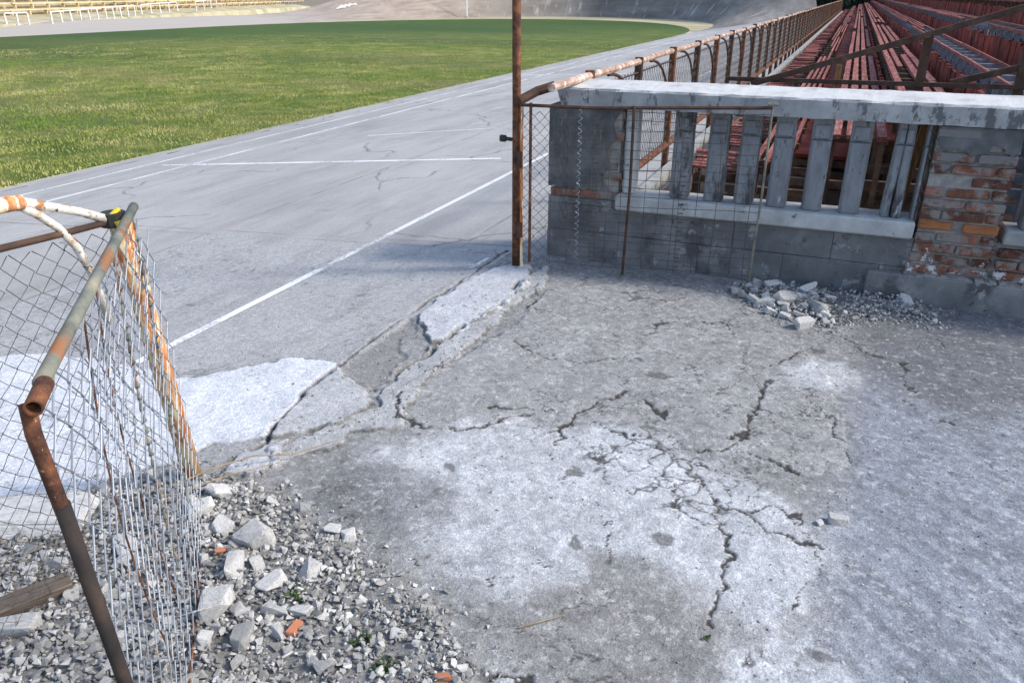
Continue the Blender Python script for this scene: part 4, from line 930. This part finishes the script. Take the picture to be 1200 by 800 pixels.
# gravel: thousands of chips as one mass
tmpl=[]
for _ in range(10):
    m_=rock_mesh('chip',random.uniform(.45,.8),9,False); tmpl.append((np.array([v.co[:] for v in m_.vertices]),[tuple(p.vertices) for p in m_.polygons])); bpy.data.meshes.remove(m_)
def chips(name,pts,m,**k):
    b=MB()
    for (x,y,s,dz) in pts:
        vv,ff=random.choice(tmpl); Rm=np.array(Euler((random.uniform(-.6,.6),random.uniform(-.6,.6),random.uniform(0,6.3))).to_matrix())
        w_=(vv*np.array([s*random.uniform(.8,1.4),s,s]))@Rm.T+np.array([x,y,gz(x,y)+s*.3+dz]); b.add(w_.tolist(),ff)
    me=bpy.data.meshes.new(name); me.from_pydata(b.v,[],b.f); me.update(); return mk(name,me,m,None,**k)
N=70000; xs=rng.uniform(-3.0,.2,N); ys=rng.uniform(.45,2.4,N); sd=poly_sd(xs,ys,HEAP)
pts=[]
for x,y,d_ in zip(xs,ys,sd):
    if d_<-.12: continue
    p=1.0 if d_>.03 else math.exp((d_-.03)*22)*.5
    if x>-1.2 : p*=.75
    if random.random()>p: continue
    pts.append((x,y,random.choice([.004,.004,.005,.005,.006,.006,.007,.008,.009,.010,.012,.014,.017]),random.uniform(0,.012) if d_>.05 else 0))
random.shuffle(pts); pts=pts[:12500]
chips('gravel',pts,M['gravel'],kind='stuff',label='fine pale gravel between the larger stones around the open gate leaf',cat='gravel')
pts=[]
for _ in range(16000):
    x=random.uniform(-.7,1.0); y=random.uniform(4.1,4.9); d_=inside(x,y,WH) if len(pts)<2600 else -1
    if d_<-.08: continue
    if d_<0 and random.random()<.8: continue
    pts.append((x,y,random.choice([.005,.007,.009,.012]),max(0,min(.05,d_*.3))*random.random()))
    if len(pts)>=2400: break
chips('gravel',pts,M['gravel'],kind='stuff',label='crushed mortar and grit at the foot of the balustrade',cat='gravel')
# loose grit over the whole pavement and in the seam
pts=[]
for _ in range(9000):
    x=random.uniform(-2.0,1.9); y=.9+3.95*random.random()**.8
    if x<-.2 and random.random()<.6: continue
    pts.append((x,y,random.choice([.0015,.0018,.0022,.0025,.003,.004,.006]),0))
for _ in range(2600):
    x,y=gp(random.uniform(230,640),random.uniform(300,600)); 
    if max(inside(x,y,GRV1),inside(x,y,P_C)*.6,.03-abs(x-XS-.02))<0 and random.random()<.9: continue
    pts.append((x,y,random.choice([.003,.004,.006,.009]),0))
chips('grit',pts,M['gravel'],kind='stuff',label='loose grit scattered over the cracked pavement and along the seam',cat='grit')
# plank, stalks, weeds, debris
a=Vector((*gp(-90,760),0)); c=Vector((*gp(85,690),0)); mid=(a+c)/2
o=empty('plank',mid,math.atan2(c.y-a.y,c.x-a.x),label='dark old plank half buried in the rubble at the left edge',cat='plank')
b=MB(); L=(c-a).length; b.box(-L/2,L/2,-.035,.035,.0,.05,.004); b.build('board',M['wood_old'],o,bevel=.004)
x,y=gp(30,610); x2,y2=gp(-40,640)
o=empty('concrete_chunk',(x,y,gz(x,y)),.5,label='flat pale concrete slab fragment behind the chain-link at the left edge',cat='concrete slab')
me=rock_mesh('slab',.35,26); me.materials.append(M['rock']); q=bpy.data.objects.new('slab',me); C.objects.link(q); q.parent=o; q.scale=(.27,.15,.14); q.location=(0,0,.03)
def stalk(name,pts,r,label,cat):
    b=MB(); b.tube(pts,r,5,rs=[r*(1-.5*i/(len(pts)-1)) for i in range(len(pts))]); return b.build(name,M['straw'],**dict(label=label,cat=cat))
def G3(px_,py_,h=.03): x,y=gp(px_,py_); return (x,y,max(gz(x,y),0)+h)
stalk('dry_stalk',[G3(205,583,.05),G3(250,570,.06),G3(300,552,.05),G3(345,543,.04),G3(400,524,.04)],.004,'longer pale dry stalk lying across the rubble edge','stalk')
stalk('dry_stalk',[G3(215,592,.05),G3(270,572,.045),G3(330,552,.04)],.003,'shorter dry stalk lying along the longer one','stalk')
stalk('dry_stalk',[G3(608,737,.008),G3(630,733,.012),G3(662,723,.006)],.003,'small dry twig lying alone on the lower pavement','twig')
def weed(px_,py_,s,label,nb=26,mat_='weed'):
    x,y=gp(px_,py_); y=min(y,4.9); o=empty('weed',(x,y,gz(x,y)),label=label,cat='weed'); b=MB()
    for _ in range(nb):
        a=random.uniform(0,6.28); l=s*random.uniform(.5,1); d=Vector((math.cos(a),math.sin(a),random.uniform(.4,1.6))).normalized(); n_=Vector((-math.sin(a),math.cos(a),0))*l*.16
        o0=Vector((random.uniform(-1,1)*s*.5,random.uniform(-1,1)*s*.5,0)); p1=o0+d*l*.5; p2=o0+d*l+Vector((0,0,-l*.3))
        b.add([o0-n_*.3,o0+n_*.3,p1+n_,p2,p1-n_],[(0,1,2,3,4)])
    b.build('leaves',M[mat_],o)
weed(350,705,.045,'small green weed between stones in the middle of the left rubble')
weed(425,752,.04,'green weed tuft among gravel on the right of the left rubble')
weed(448,790,.045,'green weed tuft at the bottom edge below the gravel')
weed(35,615,.06,'low green weed beside the concrete slab fragment at the left edge',40)
weed(828,750,.02,'tiny yellow-green weed in the long pavement crack',14)
